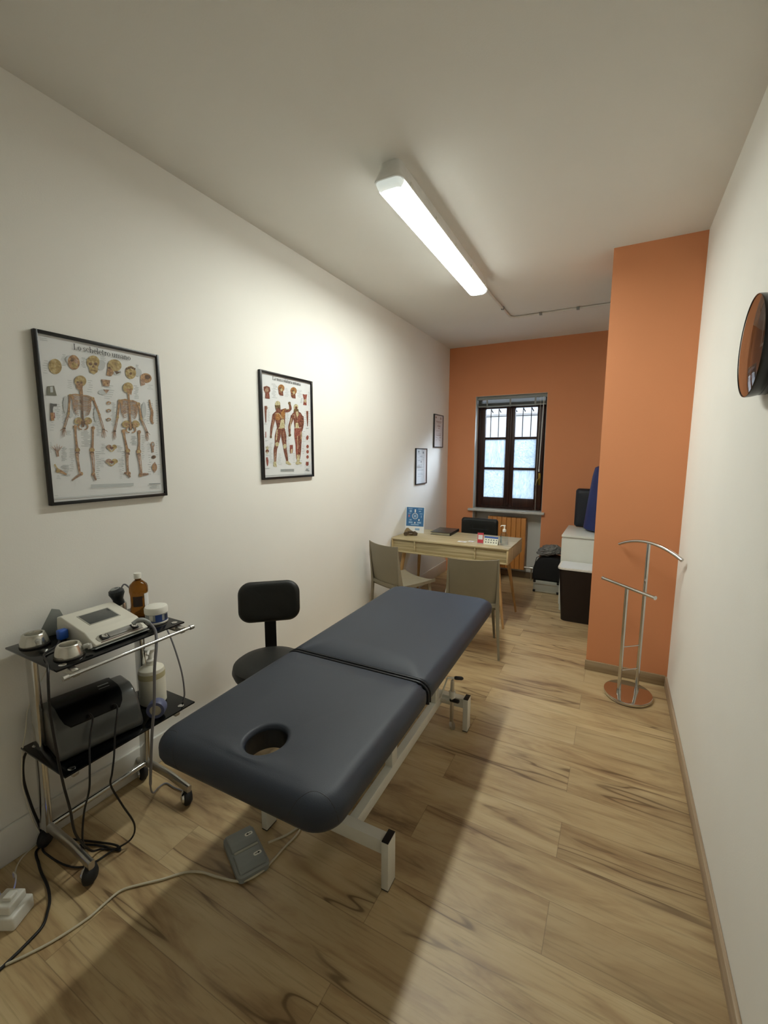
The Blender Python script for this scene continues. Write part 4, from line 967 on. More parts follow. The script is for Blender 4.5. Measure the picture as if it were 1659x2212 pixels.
# black mains cable
mc = [(-1.96, .80, .44), (-1.99, .72, .43), (-2.0, .70, .33), (-1.99, .71, .20), (-1.985, .73, .08), (-1.985, .735, .010), (-1.965, .70, .006), (-1.90, .68, .006), (-1.847, .666, .006), (-1.765, .650, .006), (-1.70, .628, .006), (-1.658, .602, .006), (-1.620, .57, .006), (-1.605, .520, .006), (-1.596, .47, .006), (-1.592, .43, .006), (-1.60, .33, .006)]
tag(obj('mains_cable', (lambda t: (tube(t, spline(mc, 7), .0048, 10), t)[1])(BM()), M_cable_b), 'black mains cable running from the lower trolley shelf over the floor to the photo edge', 'cable')
mc = [(-1.995, .86, .79), (-2.0, .80, .70), (-1.995, .74, .60), (-1.975, .715, .52), (-1.985, .70, .43), (-2.0, .695, .30), (-1.995, .71, .14), (-2.0, .735, .02), (-2.0, .71, .008), (-1.985, .665, .008), (-1.955, .632, .008), (-1.915, .61, .010), (-1.885, .597, .03), (-1.862, .590, .07), (-1.835, .588, .072), (-1.822, .578, .05), (-1.815, .565, .034)]
tag(obj('white_cable', (lambda t: (tube(t, spline(mc, 7), .0026, 8), t)[1])(BM()), pm('white_cable', '#d8d2c0', .5)), 'thin white cable looping down the trolley to the white socket block', 'cable')
PS = thing('socket_block', 'white multi-socket block with a blue light on the floor at the left', 'power strip', (-1.77, .535, 0))
PMs = Matrix.Translation((-1.775, .522, 0)) @ Matrix.Rotation(radians(28), 4, 'Z')
def ps(a, c, bev=.005): t = bx(a, c, bev, 3); t.transform(PMs); return t
obj('block', ps((-.13, -.045, 0), (.075, .045, .052), .008), M_whitepl, PS)
obj('adapter', ps((-.01, -.036, .052), (.06, .034, .084), .006), M_whitepl, PS); obj('adapter', ps((-.10, -.034, .052), (-.03, .034, .076), .006), M_whitepl, PS)
obj('plug', ps((.020, -.018, .084), (.050, .014, .100), .005), M_whitepl, PS)
g = G('blue_led'); em = g.new('ShaderNodeEmission'); em.inputs[0].default_value = (.08, .2, 1, 1); em.inputs[1].default_value = 4; g.t.links.new(em.outputs[0], g.out.inputs[0])
b = bx((-.028, .036, .040), (-.002, .0465, .050), .002); b.transform(PMs); obj('indicator_light', b, g.m, PS)

# ------------------------------------------------------------------ pictures on the left wall
import numpy as np
def homog(src, dst):
    A = []
    for (x, y), (u, v) in zip(src, dst):
        A.append([x, y, 1, 0, 0, 0, -u*x, -u*y, -u]); A.append([0, 0, 0, x, y, 1, -v*x, -v*y, -v])
    return np.linalg.svd(np.array(A, float))[2][-1].reshape(3, 3)
class Art:
    """flat printed artwork on a sheet hanging on the left wall (drawing units are mapped to the sheet)"""
    def __init__(s, src, rect, x):
        y0, y1, z0, z1 = rect; s.H = homog(src, [(y0, z1), (y1, z1), (y1, z0), (y0, z0)]); s.x = x; s.n = 0; s.bm = BM(); s.mats = []
    def p(s, q):
        v = s.H @ np.array([q[0], q[1], 1.0]); return (v[0]/v[2], v[1]/v[2])
    def mi(s, m):
        if m not in s.mats: s.mats.append(m)
        return s.mats.index(m)
    def poly(s, pts, m):
        s.n += 1; x = s.x+s.n*6e-6
        try: f = s.bm.faces.new([s.bm.verts.new((x, *s.p(q))) for q in pts]); f.material_index = s.mi(m)
        except Exception: pass
    def quads(s, L, R, m):
        s.n += 1; x = s.x+s.n*6e-6; mi = s.mi(m)
        A = [s.bm.verts.new((x, *s.p(q))) for q in L]; B_ = [s.bm.verts.new((x, *s.p(q))) for q in R]
        for i in range(len(A)-1): s.bm.faces.new((A[i], A[i+1], B_[i+1], B_[i])).material_index = mi
    def stroke(s, pts, w, m, sm=3):
        W_ = w if isinstance(w, (list, tuple)) else [w]*len(pts)
        P = [Vector((a, b_, 0)) for a, b_ in pts]; Q = spline(P, sm) if len(P) > 2 and sm > 1 else P
        n = len(Q); L, R = [], []
        for i, q in enumerate(Q):
            d = Q[min(i+1, n-1)]-Q[max(i-1, 0)]
            if d.length < 1e-6: continue
            d.normalize(); t = i/(n-1)*(len(W_)-1); k = min(int(t), len(W_)-2); w_ = W_[k]*(1-(t-k))+W_[k+1]*(t-k)
            L.append((q.x-d.y*w_/2, q.y+d.x*w_/2)); R.append((q.x+d.y*w_/2, q.y-d.x*w_/2))
        s.quads(L, R, m)
    def ell(s, cx, cy, rx, ry, m, rot=0, n=20):
        c_, s_ = cos(radians(rot)), sin(radians(rot))
        s.poly([(cx+rx*cos(a)*c_-ry*sin(a)*s_, cy+rx*cos(a)*s_+ry*sin(a)*c_) for a in [2*pi*k/n for k in range(n)]], m)
    def notes(s, x0, y0, x1, y1, m, k=6, h=3.2, slope=.17):
        for i in range(k):
            y = y0+(y1-y0)*i/max(1, k-1); a = random.uniform(0, .35)*(x1-x0); c_ = random.uniform(.6, 1)*(x1-x0)
            s.stroke([(x0+a, y+a*slope), (x0+c_, y+c_*slope)], h, m, 1)
    def done(s, name, parent):
        return obj(name, s.bm, s.mats, parent, smooth=0)
def word(bm, text, y0, y1, z, xh, x):
    """serif lettering laid out from y0 to y1 on the wall side, baseline z"""
    TK, TN = .20, .075; L = []; pen = 0
    def bar(x0, y0_, x1, y1_): L.append([(x0, y0_), (x1, y0_), (x1, y1_), (x0, y1_)])
    def arc(pts, close=False):
        for (ax, ay), (bx_, by) in zip(pts, pts[1:]):
            d = math.hypot(bx_-ax, by-ay)+1e-9; w = TN+(TK-TN)*(abs(by-ay)/d)**1.5; w /= 2
            nx, ny = w, w*.35
            L.append([(ax-nx, ay-ny*0), (bx_-nx, by), (bx_+nx, by), (ax+nx, ay)] if abs(by-ay) > abs(bx_-ax) else [(ax, ay-TN/2-w*.2), (bx_, by-TN/2-w*.2), (bx_, by+TN/2+w*.2), (ax, ay+TN/2+w*.2)])
    def el(cx, cy, rx, ry, a0, a1, n=22): return [(cx+rx*cos(radians(a0+(a1-a0)*i/n)), cy+ry*sin(radians(a0+(a1-a0)*i/n))) for i in range(n+1)]
    def stem(x, h, foot=True, head=True):
        bar(x-TK/2, 0, x+TK/2, h)
        if foot: bar(x-.22, 0, x+.22, .06)
        if head: bar(x-.22, h-.06, x+.02, h)
    for ch_ in text:
        o = len(L)
        if ch_ == ' ': adv = .42
        elif ch_ == 'L': bar(.14, 0, .36, 1.45); bar(0, 0, .95, .07); bar(0, 1.38, .5, 1.45); L.append([(.95, 0), (.95, .4), (.88, .4), (.78, .06)]); adv = 1.02
        elif ch_ == 'o': arc(el(.46, .5, .34, .46, 0, 360)); adv = .95
        elif ch_ == 'c': arc(el(.44, .5, .33, .46, 50, 320)); bar(.58, .72, .74, .88); adv = .84
        elif ch_ == 'e': arc(el(.44, .5, .33, .46, 0, 320)); bar(.14, .50, .80, .57); adv = .88
        elif ch_ == 's': arc(el(.36, .74, .23, .21, 40, 250, 10)+el(.36, .26, .25, .22, 70, -150, 12)); bar(.12, .08, .17, .34); bar(.54, .68, .59, .92); adv = .76
        elif ch_ == 'h': stem(.22, 1.5); arc([(.30, .72)]+el(.54, .66, .22, .30, 140, 0, 10)+[(.76, 0)]); bar(.54, 0, .98, .06); adv = 1.05
        elif ch_ == 'n': stem(.22, 1.0); arc([(.30, .72)]+el(.54, .66, .22, .30, 140, 0, 10)+[(.76, 0)]); bar(.54, 0, .98, .06); adv = 1.05
        elif ch_ == 'm':
            stem(.22, 1.0)
            for q in (0, .54): arc([(.30+q, .72)]+el(.54+q, .66, .22, .30, 140, 0, 10)+[(.76+q, 0)]); bar(.56+q, 0, .96+q, .06)
            adv = 1.58
        elif ch_ == 'u': bar(.12, .3, .32, 1); bar(0, .94, .32, 1); arc(el(.44, .34, .22, .32, 180, 330, 10)); bar(.66, 0, .86, 1); bar(.54, .94, .86, 1); bar(.66, 0, .98, .06); adv = 1.03
        elif ch_ == 'r': stem(.22, 1.0); arc([(.30, .68), (.40, .88), (.55, .94)]); bar(.50, .78, .68, .96); adv = .74
        elif ch_ == 'l': stem(.22, 1.5); adv = .50
        elif ch_ == 't': bar(.16, .15, .36, 1.32); bar(0, .93, .58, 1.0); arc(el(.38, .2, .16, .18, 200, 320, 8)); adv = .64
        elif ch_ == 'a': arc([(.14, .78), (.24, .94), (.42, .97), (.56, .86), (.60, .66), (.60, 0)]); arc(el(.34, .27, .20, .25, 20, 340)); bar(.60, 0, .86, .06); adv = .90
        else: adv = .5
        for q in range(o, len(L)): L[q] = [(a+pen, c_) for a, c_ in L[q]]
        pen += adv
    k = (y1-y0)/pen
    for i, P in enumerate(L):
        vsx = [bm.verts.new((x+i*2e-6, y0+a*k, z+c_*xh)) for a, c_ in P]
        try: bm.faces.new(vsx)
        except Exception: pass
def framed(name, label, cat, rect, w=.013, d=.022, group=None):
    y0, y1, z0, z1 = rect
    t = thing(name, label, cat, (XL, (y0+y1)/2, z0), 0, group)
    b = BM()
    box(b, (XL+.0005, y0, z0), (XL+d, y0+w, z1), .002); box(b, (XL+.0005, y1-w, z0), (XL+d, y1, z1), .002)
    box(b, (XL+.0005, y0+w, z1-w), (XL+d, y1-w, z1), .002); box(b, (XL+.0005, y0+w, z0), (XL+d, y1-w, z0+w), .002)
    obj('frame', b, M_framebk, t)
    obj('sheet', bx((XL+.001, y0+w, z0+w), (XL+.010, y1-w, z1-w)), M_paper, t)
    obj('glass_pane', bx((XL+.015, y0+w, z0+w), (XL+.0165, y1-w, z1-w)), M_glass, t)
    return t
def mottled(name, a, b_, c_, sc=90):
    g = G(name); v = g.noise(g.obj(), sc, 4, .6); g.base(g.ramp(v, [(.33, lin(a)), (.5, lin(b_)), (.66, lin(c_))])); g.set(Roughness=.5, Specular_IOR_Level=.2); return g.m
A_bone = mottled('print_bone', '#7d5a3c', '#a88058', '#c9a578', 110); A_boned = mottled('print_bone_dark', '#4c3826', '#6b4f38', '#8a684a', 120)
A_skull = mottled('print_skull', '#8a7244', '#b39a60', '#cab98a', 70); A_pink = mottled('print_pink_bone', '#80604c', '#a5846c', '#c2a68e', 120)
A_note = pm('print_note_grey', '#868e8e', .6); A_note2 = pm('print_note_pale', '#a6adad', .6); A_black = pm('print_black', '#1c1d1f', .6); A_bluegrey = pm('print_blue_grey', '#c3c8c8', .6)  # flat print inks of the charts, the last a pale blue-grey
A_mus = mottled('print_muscle', '#4d2a20', '#7a4838', '#9c6a56', 100); A_mus2 = mottled('print_muscle_red', '#6e332a', '#935044', '#b07868', 100)
A_ten = mottled('print_tendon', '#a39a70', '#c4ba90', '#d8d2b4', 80); A_org = mottled('print_orange_muscle', '#845628', '#a87542', '#c09662', 100)
A_darkbody = mottled('print_brown_skin', '#4a3a24', '#6b5636', '#8f7a50', 80)

# ---- chart 1: the human skeleton
R1_ = (.888, 1.404, 1.389, 2.073)
F1 = framed('anatomy_chart', 'framed human skeleton chart with black frame, the larger picture near the trolley', 'picture', R1_)
A = Art([(172, 135), (1418, 400), (1510, 1842), (358, 1930)], (R1_[0]+.013, R1_[1]-.013, R1_[2]+.013, R1_[3]-.013), XL+.0102)
def skel(A, front, S):
    """S: dict of joints"""
    g_ = lambda k: S[k]
    B = A_bone
    # note clusters first
    A.stroke([g_('neck'), g_('chest'), g_('waist'), g_('pelvis')], [22, 26, 22, 26], A_boned)
    cx, cy = g_('neck')
    for i in range(9):
        f = i/8; wx = S['ribw']*(0.62+.42*sin(pi*(.25+.6*f))); y = S['ribtop']+f*(S['ribbot']-S['ribtop'])*.9
        x = S['chest'][0]+(S['waist'][0]-S['chest'][0])*f*.5
        for s in (-1, 1):
            A.stroke([(x+s*4, y-8+x*0), (x+s*wx*.55, y-16+s*8), (x+s*wx, y+8+s*9), (x+s*wx*.80, y+38+s*6), (x+s*wx*.42, y+46 if front else y+20)], [7, 9, 9, 7, 6], A_pink if i % 3 else B)
    A.stroke([g_('chest'), (g_('chest')[0]+4, S['ribbot']-60)], [16, 10], A_boned)
    for s, sh, el_, wr in ((-1, 'shL', 'elL', 'wrL'), (1, 'shR', 'elR', 'wrR')):
        a, e_, w_ = g_(sh), g_(el_), g_(wr)
        A.stroke([(cx, cy+12), ((cx+a[0])/2, (cy+a[1])/2-4), a], [9, 11, 13], B)
        A.poly([(a[0]-s*4, a[1]-12), (a[0]-s*40, a[1]+8), (a[0]-s*30, a[1]+60), (a[0]-s*6, a[1]+20)], B)
        A.ell(a[0], a[1]+6, 15, 17, A_skull); A.stroke([a, e_], [20, 12, 13, 22], B, 2)
        A.ell(e_[0], e_[1], 14, 16, A_skull)
        for q in (-6, 6): A.stroke([(e_[0]+q*.6, e_[1]), ((e_[0]+w_[0])/2+q*1.3, (e_[1]+w_[1])/2), (w_[0]+q, w_[1])], [12, 8, 10], B if q < 0 else A_pink)
        A.ell(w_[0], w_[1]+6, 15, 12, A_boned)
        for k, (dx, dy) in enumerate(((-46, 30), (-26, 82), (-8, 98), (12, 94), (34, 74))):
            dx = dx*(.8 if s < 0 else -.8)+s*6
            if not front: dx *= .7
            A.stroke([(w_[0]+dx*.25, w_[1]+12), (w_[0]+dx*.7, w_[1]+dy*.55), (w_[0]+dx, w_[1]+dy)], [8, 6, 4], A_pink)
    px, py = g_('pelvis')
    for s in (-1, 1):
        A.ell(px+s*52, py-62, 42, 36, A_skull, s*28); A.ell(px+s*50, py-58, 22, 20, B, s*28)
        A.stroke([(px+s*20, py-40), (px+s*48, py-8), (px+s*40, py+22), (px+s*12, py+30)], [14, 16, 13, 11], B)
    A.poly([(px-26, py-62), (px+26, py-62), (px+10, py+4), (px-10, py+4)], A_boned)
    for s, h, k_, f_ in ((-1, 'hiL', 'knL', 'anL'), (1, 'hiR', 'knR', 'anR')):
        h, k_, f_ = g_(h), g_(k_), g_(f_)
        A.stroke([(h[0]-s*18, h[1]-6), (h[0]+s*8, h[1]+4)], [18, 24], B, 1); A.ell(h[0]+s*4, h[1]+2, 17, 20, B)
        A.stroke([h, ((h[0]+k_[0])/2+s*4, (h[1]+k_[1])/2), k_], [26, 19, 30], B); A.stroke([(h[0]+5, h[1]+20), (k_[0]+5, k_[1]-20)], [6, 6], A_pink, 1)
        A.ell(k_[0], k_[1]-6, 26, 26, A_bone); A.ell(k_[0], k_[1]-8, 14, 17, A_skull)
        A.ell(k_[0], k_[1]+26, 22, 14, A_boned)
        A.stroke([(k_[0]-3, k_[1]+24), ((k_[0]+f_[0])/2-3, (k_[1]+f_[1])/2), f_], [30, 15, 18], A_pink); A.stroke([(k_[0]+s*17, k_[1]+30), ((k_[0]+f_[0])/2+s*15, (k_[1]+f_[1])/2), (f_[0]+s*9, f_[1]-6)], [8, 6, 8], B)
    for a, c_ in S['feet']:
        A.ell(a[0], a[1], 20, 20, A_bone); A.stroke([a, ((a[0]+c_[0])/2, (a[1]+c_[1])/2-2), c_], [30, 26, 16], A_pink)
        A.stroke([a, c_], [6, 5], A_boned, 1)
for (x0, y0, x1, y1, k) in ((440, 830, 505, 1100, 24), (430, 365, 500, 480, 9), (240, 430, 300, 560, 6), (840, 380, 905, 460, 8), (640, 400, 700, 500, 9), (700, 640, 770, 760, 6), (500, 640, 570, 720, 5), (760, 920, 830, 1120, 16), (870, 690, 990, 830, 7), (950, 880, 1010, 1120, 18), (1190, 700, 1250, 830, 9), (1240, 900, 1330, 1120, 16), (1215, 480, 1250, 590, 9), (1320, 690, 1400, 730, 3), (640, 1180, 750, 1340, 12), (480, 1180, 560, 1220, 4), (320, 1300, 345, 1400, 8), (440, 1350, 500, 1490, 12), (430, 1540, 560, 1650, 10), (380, 1650, 440, 1680, 3), (850, 1320, 900, 1420, 7), (1010, 1340, 1080, 1400, 5), (1030, 1480, 1090, 1560, 6), (840, 1470, 900, 1560, 6), (1150, 1240, 1230, 1330, 9), (1270, 1230, 1310, 1480, 14), (1330, 1310, 1370, 1400, 6), (1420, 1290, 1450, 1460, 8), (1340, 1440, 1380, 1640, 9), (1440, 1540, 1480, 1640, 6), (520, 1370, 580, 1600, 12), (790, 1400, 850, 1680, 15), (800, 1100, 850, 1230, 9), (1040, 1590, 1080, 1680, 6), (310, 1060, 380, 1170, 5), (370, 900, 430, 1050, 9), (1330, 880, 1360, 1100, 10), (1420, 860, 1450, 1100, 10), (1060, 1400, 1100, 1600, 10), (200, 190, 290, 210, 2), (360, 1860, 430, 1866, 1)):
    A.notes(x0, y0, x1, y1, A_note if k > 8 else A_note2, k, 3.4, .13 if y0 < 900 else .02)
for (x, y, rx, ry) in ((520, 420, 60, 60), (850, 480, 60, 80), (1240, 560, 50, 60), (870, 770, 70, 40), (1020, 560, 60, 40), (480, 900, 34, 130), (800, 1000, 34, 120), (1300, 960, 34, 120), (540, 1000, 30, 60)): A.ell(x, y, rx*.7, ry*.7, A_bluegrey)
A.ell(370, 495, 68, 82, A_skull, -12); A.stroke([(350, 430), (385, 500), (395, 565)], 3, A_bone)
A.ell(563, 452, 62, 80, A_bone, -12); A.ell(570, 480, 34, 34, A_skull); A.ell(590, 440, 18, 26, A_pink); A.ell(545, 425, 18, 20, A_boned)
A.ell(765, 450, 68, 72, A_skull); A.poly([(715, 480), (820, 480), (812, 555), (775, 580), (732, 556)], A_skull)
for dx in (-28, 26): A.ell(765+dx, 468, 19, 16, A_boned)
A.poly([(760, 485), (776, 485), (782, 508), (754, 508)], A_boned); A.stroke([(742, 535), (790, 540)], 7, A_boned, 1)
A.ell(990, 485, 74, 66, A_skull, 12); A.poly([(920, 500), (960, 520), (985, 565), (955, 600), (905, 590)], A_bone); A.ell(935, 510, 14, 12, A_boned); A.poly([(985, 540), (1060, 555), (1010, 580)], A_boned); A.stroke([(960, 440), (990, 500), (1040, 520)], 3, A_bone)
A.ell(1160, 560, 56, 70, A_skull, -8); A.ell(1160, 572, 14, 14, A_boned)
for q in range(5): A.ell(1120+q*20, 505+abs(q-2)*8, 11, 11, A_boned)
A.ell(1320, 620, 60, 52, A_bone, 15); A.poly([(1258, 630), (1300, 640), (1312, 690), (1270, 705)], A_pink); A.ell(1335, 610, 30, 26, A_boned, 15)
A.poly([(290, 705), (360, 700), (388, 806), (282, 800)], pm('print_olive', '#6f6d5b', .6)); A.poly([(318, 712), (345, 708), (350, 770), (322, 772)], A_bluegrey)
A.stroke([(345, 890), (335, 950), (345, 1070)], [50, 26, 40], pm('print_slate', '#4a4744', .6)); A.stroke([(338, 985), (348, 1070)], 34, A_org, 1); A.stroke([(325, 905), (390, 905)], 26, pm('print_slate2', '#4a4744', .6), 1); A.stroke([(362, 985), (368, 1045)], 10, A_mus2, 1)
for k, dx in enumerate((-62, -34, -5, 22, 50)): A.stroke([(398, 1410), (398+dx*.6, 1370-abs(dx)*.1), (398+dx, 1345-(62-abs(dx))*.5)], [9, 7, 4], A_pink)
A.stroke([(396, 1400), (405, 1450)], [30, 22], A_pink, 1)
A.stroke([(370, 1530), (405, 1590)], [16, 12], A_skull, 1); A.stroke([(395, 1585), (440, 1610), (495, 1640)], [30, 30, 14], A_bone); A.ell(405, 1600, 22, 20, A_skull)
A.poly([(850, 632), (945, 640), (935, 710), (870, 705)], A_pink); A.ell(898, 670, 30, 30, A_bone); A.poly([(870, 740), (935, 745), (905, 785)], A_pink)
for y in (885, 965, 1060): A.ell(930, y, 24, 18, A_bone); A.ell(930, y+4, 12, 9, A_paper if False else A_note2)
for y, r_ in ((1365, 52), (1515, 62)):
    for s in (-1, 1): A.ell(962+s*r_*.55, y-14, r_*.5, 24, A_skull if s > 0 else A_pink, s*18)
    A.stroke([(962-r_*.7, y), (962, y+34), (962+r_*.7, y)], 12, A_skull); A.poly([(935, y-12), (988, y-12), (962, y+16)], A_mus)
A.stroke([(1356, 850), (1366, 920), (1385, 985), (1378, 1060), (1396, 1110)], [12, 20, 26, 30, 12], A_bone)
for q in range(12): A.stroke([(1360+q*2, 890+q*18), (1392+q*1.5, 894+q*18)], 3, A_boned, 1)
A.ell(1390, 1330, 20, 32, A_pink); A.ell(1392, 1325, 10, 16, A_paper if False else A_note2); A.stroke([(1390, 1350), (1392, 1410)], 22, A_pink, 1)
A.ell(1402, 1460, 22, 18, A_boned); A.ell(1410, 1570, 26, 46, A_bone); A.stroke([(1412, 1515), (1410, 1625)], 12, A_pink, 1)
fr_ = dict(neck=(645, 790), chest=(648, 830), waist=(655, 990), pelvis=(663, 1135), ribw=92, ribtop=825, ribbot=985, shL=(525, 800), shR=(765, 832), elL=(512, 1000), elR=(832, 1010), wrL=(468, 1148), wrR=(876, 1162), hiL=(582, 1135), hiR=(765, 1148), knL=(606, 1388), knR=(757, 1388), anL=(632, 1622), anR=(774, 1625), feet=(((645, 1632), (552, 1700)), ((772, 1640), (800, 1702))))
A.stroke([(636, 700), (645, 800)], [30, 36], A_bone, 1); skel(A, True, fr_)
A.ell(632, 652, 62, 60, A_skull); A.poly([(585, 670), (660, 670), (655, 725), (618, 748), (590, 722)], A_bone); A.ell(605, 665, 13, 12, A_boned); A.ell(640, 668, 12, 12, A_boned); A.ell(618, 690, 6, 9, A_boned); A.stroke([(598, 715), (640, 714)], 5, A_boned, 1)
bk_ = dict(neck=(1138, 850), chest=(1142, 880), waist=(1150, 1040), pelvis=(1160, 1170), ribw=84, ribtop=868, ribbot=1025, shL=(1040, 858), shR=(1243, 890), elL=(1022, 1040), elR=(1270, 1058), wrL=(992, 1180), wrR=(1330, 1195), hiL=(1086, 1182), hiR=(1245, 1192), knL=(1128, 1400), knR=(1243, 1408), anL=(1135, 1640), anR=(1268, 1640), feet=(((1140, 1632), (1092, 1628)), ((1138, 1640), (1152, 1674)), ((1265, 1648), (1345, 1640))))
skel(A, False, bk_); A.stroke([(1132, 760), (1142, 880), (1152, 1040), (1160, 1160)], [20, 16, 18, 18], A_bone)
A.ell(1130, 722, 54, 56, A_skull); A.poly([(1100, 730), (1176, 735), (1165, 800), (1120, 770)], A_bone)
for q in range(3): A.stroke([(745, 1752+q*14+0), (1190, 1738+q*10)], 6, A_note2, 1)
A.stroke([(1350, 1745), (1470, 1742)], 9, A_note, 1); A.notes(1350, 1760, 1460, 1788, A_note2, 4, 4, 0)
A.stroke([(352, 1890), (1512, 1818)], 9, A_bluegrey, 1)
A.done('print', F1)
b = BM(); ya, za = A.p((560, 322)); yb_, zb_ = A.p((1158, 432)); word(b, 'Lo scheletro umano', ya, yb_, (za+zb_)/2+.001, .0165, XL+.0103+A.n*6e-6+2e-5); obj('title', b, A_black, F1, smooth=0)

# ---- chart 2: the human muscles
R2c = (2.086, 2.614, 1.432, 2.122)
F2 = framed('anatomy_chart', 'framed muscle chart with two red figures, the picture nearer the desk', 'picture', R2c, .015)
A = Art([(188, 195), (1042, 405), (1078, 2020), (245, 2062)], (R2c[0]+.015, R2c[1]-.015, R2c[2]+.015, R2c[3]-.015), XL+.0102)
for (x0, y0, x1, y1, k) in ((370, 400, 480, 640, 14), (210, 500, 240, 640, 6), (590, 480, 690, 620, 8), (810, 520, 910, 640, 8), (870, 660, 920, 740, 8), (1000, 560, 1040, 780, 10), (300, 820, 350, 1050, 10), (600, 880, 690, 1340, 22), (350, 1150, 440, 1180, 3), (620, 1380, 690, 1760, 16), (900, 1250, 960, 1640, 14), (930, 900, 980, 1150, 8), (320, 1450, 400, 1800, 14), (240, 1250, 260, 1380, 4), (470, 1640, 560, 1830, 9), (1010, 900, 1050, 1150, 8), (950, 1340, 980, 1420, 4), (1010, 1300, 1050, 1420, 4), (740, 1640, 800, 1800, 6), (1000, 1780, 1040, 1880, 5), (240, 1100, 310, 1115, 2), (240, 1400, 320, 1412, 2), (960, 1190, 1030, 1200, 2), (250, 1660, 340, 1670, 2), (250, 1895, 350, 1905, 2), (200, 235, 250, 240, 1), (870, 1770, 910, 1860, 4)):
    A.notes(x0, y0, x1, y1, A_note if k > 9 else A_note2, k, 4, .12 if y0 < 900 else .02)
A.poly([(238, 455), (290, 438), (345, 462), (355, 530), (335, 560), (345, 668), (262, 655), (268, 570), (240, 510)], A_mus); A.ell(295, 510, 30, 40, A_pink); A.stroke([(300, 560), (305, 655)], 18, A_mus2, 1)
for cx, cy in ((542, 490), (755, 540)):
    A.ell(cx, cy-8, 55, 66, A_org, -6); A.poly([(cx-48, cy+10), (cx+30, cy+40), (cx+36, cy+128), (cx-20, cy+118), (cx-42, cy+90)], A_mus); A.ell(cx-18, cy-10, 20, 18, A_boned); A.ell(cx+4, cy+22, 18, 26, A_ten); A.stroke([(cx-40, cy+55), (cx+10, cy+60)], 8, A_skull, 1)
A.poly([(912, 590), (950, 600), (990, 598), (975, 690), (982, 790), (922, 782), (935, 690)], A_mus2); A.ell(955, 710, 16, 30, A_ten)
A.stroke([(275, 790), (272, 900), (275, 1085)], [46, 30, 14], A_mus); A.stroke([(295, 800), (298, 850)], 16, A_pink, 1)
A.stroke([(992, 890), (996, 1000), (998, 1160)], [36, 28, 10], A_mus)
A.stroke([(272, 1245), (274, 1350)], [12, 32, 14], A_mus2)
for dx in (-30, -14, 2, 18, 34): A.stroke([(298, 1580), (298+dx, 1490+abs(dx)*.6)], [10, 5], A_ten, 1)
A.ell(298, 1590, 30, 30, A_mus); A.stroke([(298, 1600), (300, 1640)], 20, A_ten, 1)
A.stroke([(290, 1700), (300, 1770), (302, 1855)], [30, 40, 14], A_mus2)
A.poly([(690, 1490), (745, 1485), (745, 1580), (735, 1635), (695, 1640), (690, 1560)], A_mus2); A.stroke([(725, 1560), (715, 1635)], 22, A_ten, 1)
A.ell(996, 1362, 22, 42, A_mus2, 8)
for y in (1520, 1612, 1705): A.ell(1000, y, 22, 32, A_mus2)
A.poly([(972, 1790), (1020, 1795), (1018, 1850), (990, 1868), (968, 1840)], A_mus2)
def limb(pts, w, m): A.stroke(pts, w, m)
# front figure
A.ell(480, 760, 46, 54, A_ten); A.poly([(430, 780), (525, 780), (530, 870), (455, 880)], A_darkbody); A.stroke([(490, 830), (495, 900)], [64, 80], A_mus, 1)
A.poly([(395, 935), (455, 880), (535, 860), (610, 835), (640, 880), (612, 910), (608, 1080), (600, 1190), (470, 1190), (455, 1100), (430, 1010)], A_mus)
A.ell(485, 985, 50, 62, A_org); A.poly([(530, 920), (600, 840), (608, 960), (590, 1020), (555, 1010)], A_org)
A.stroke([(430, 935), (500, 925), (545, 1000), (560, 1040)], 9, A_ten); A.poly([(535, 1040), (590, 1030), (600, 1130), (595, 1190), (530, 1310), (478, 1195), (510, 1170)], A_ten)
limb([(420, 945), (400, 1070), (375, 1180), (362, 1330)], [60, 56, 46, 22], A_mus); A.stroke([(410, 1030), (372, 1240)], 12, A_pink, 1); A.ell(362, 1340, 18, 24, A_darkbody)
limb([(600, 870), (650, 880), (700, 850), (690, 770)], [70, 60, 44, 32], A_mus); A.ell(684, 748, 22, 26, A_darkbody); A.stroke([(610, 860), (680, 850)], 10, A_ten, 1)
limb([(500, 1190), (480, 1330), (462, 1480), (440, 1560), (436, 1700), (432, 1850)], [70, 100, 66, 58, 44, 30], A_mus); A.stroke([(470, 1210), (455, 1400)], [16, 20], A_ten, 1); A.ell(468, 1470, 32, 40, A_ten); A.stroke([(435, 1620), (432, 1790)], [20, 26], A_pink, 1); A.poly([(408, 1780), (455, 1785), (462, 1878), (402, 1862)], A_ten)
limb([(565, 1190), (585, 1330), (600, 1480), (615, 1600), (635, 1700), (650, 1800)], [70, 94, 62, 52, 42, 30], A_mus); A.ell(603, 1510, 28, 44, A_ten); A.poly([(622, 1770), (660, 1770), (720, 1835), (700, 1846), (618, 1815)], A_ten); A.stroke([(575, 1250), (600, 1440)], [14, 10], A_pink, 1)
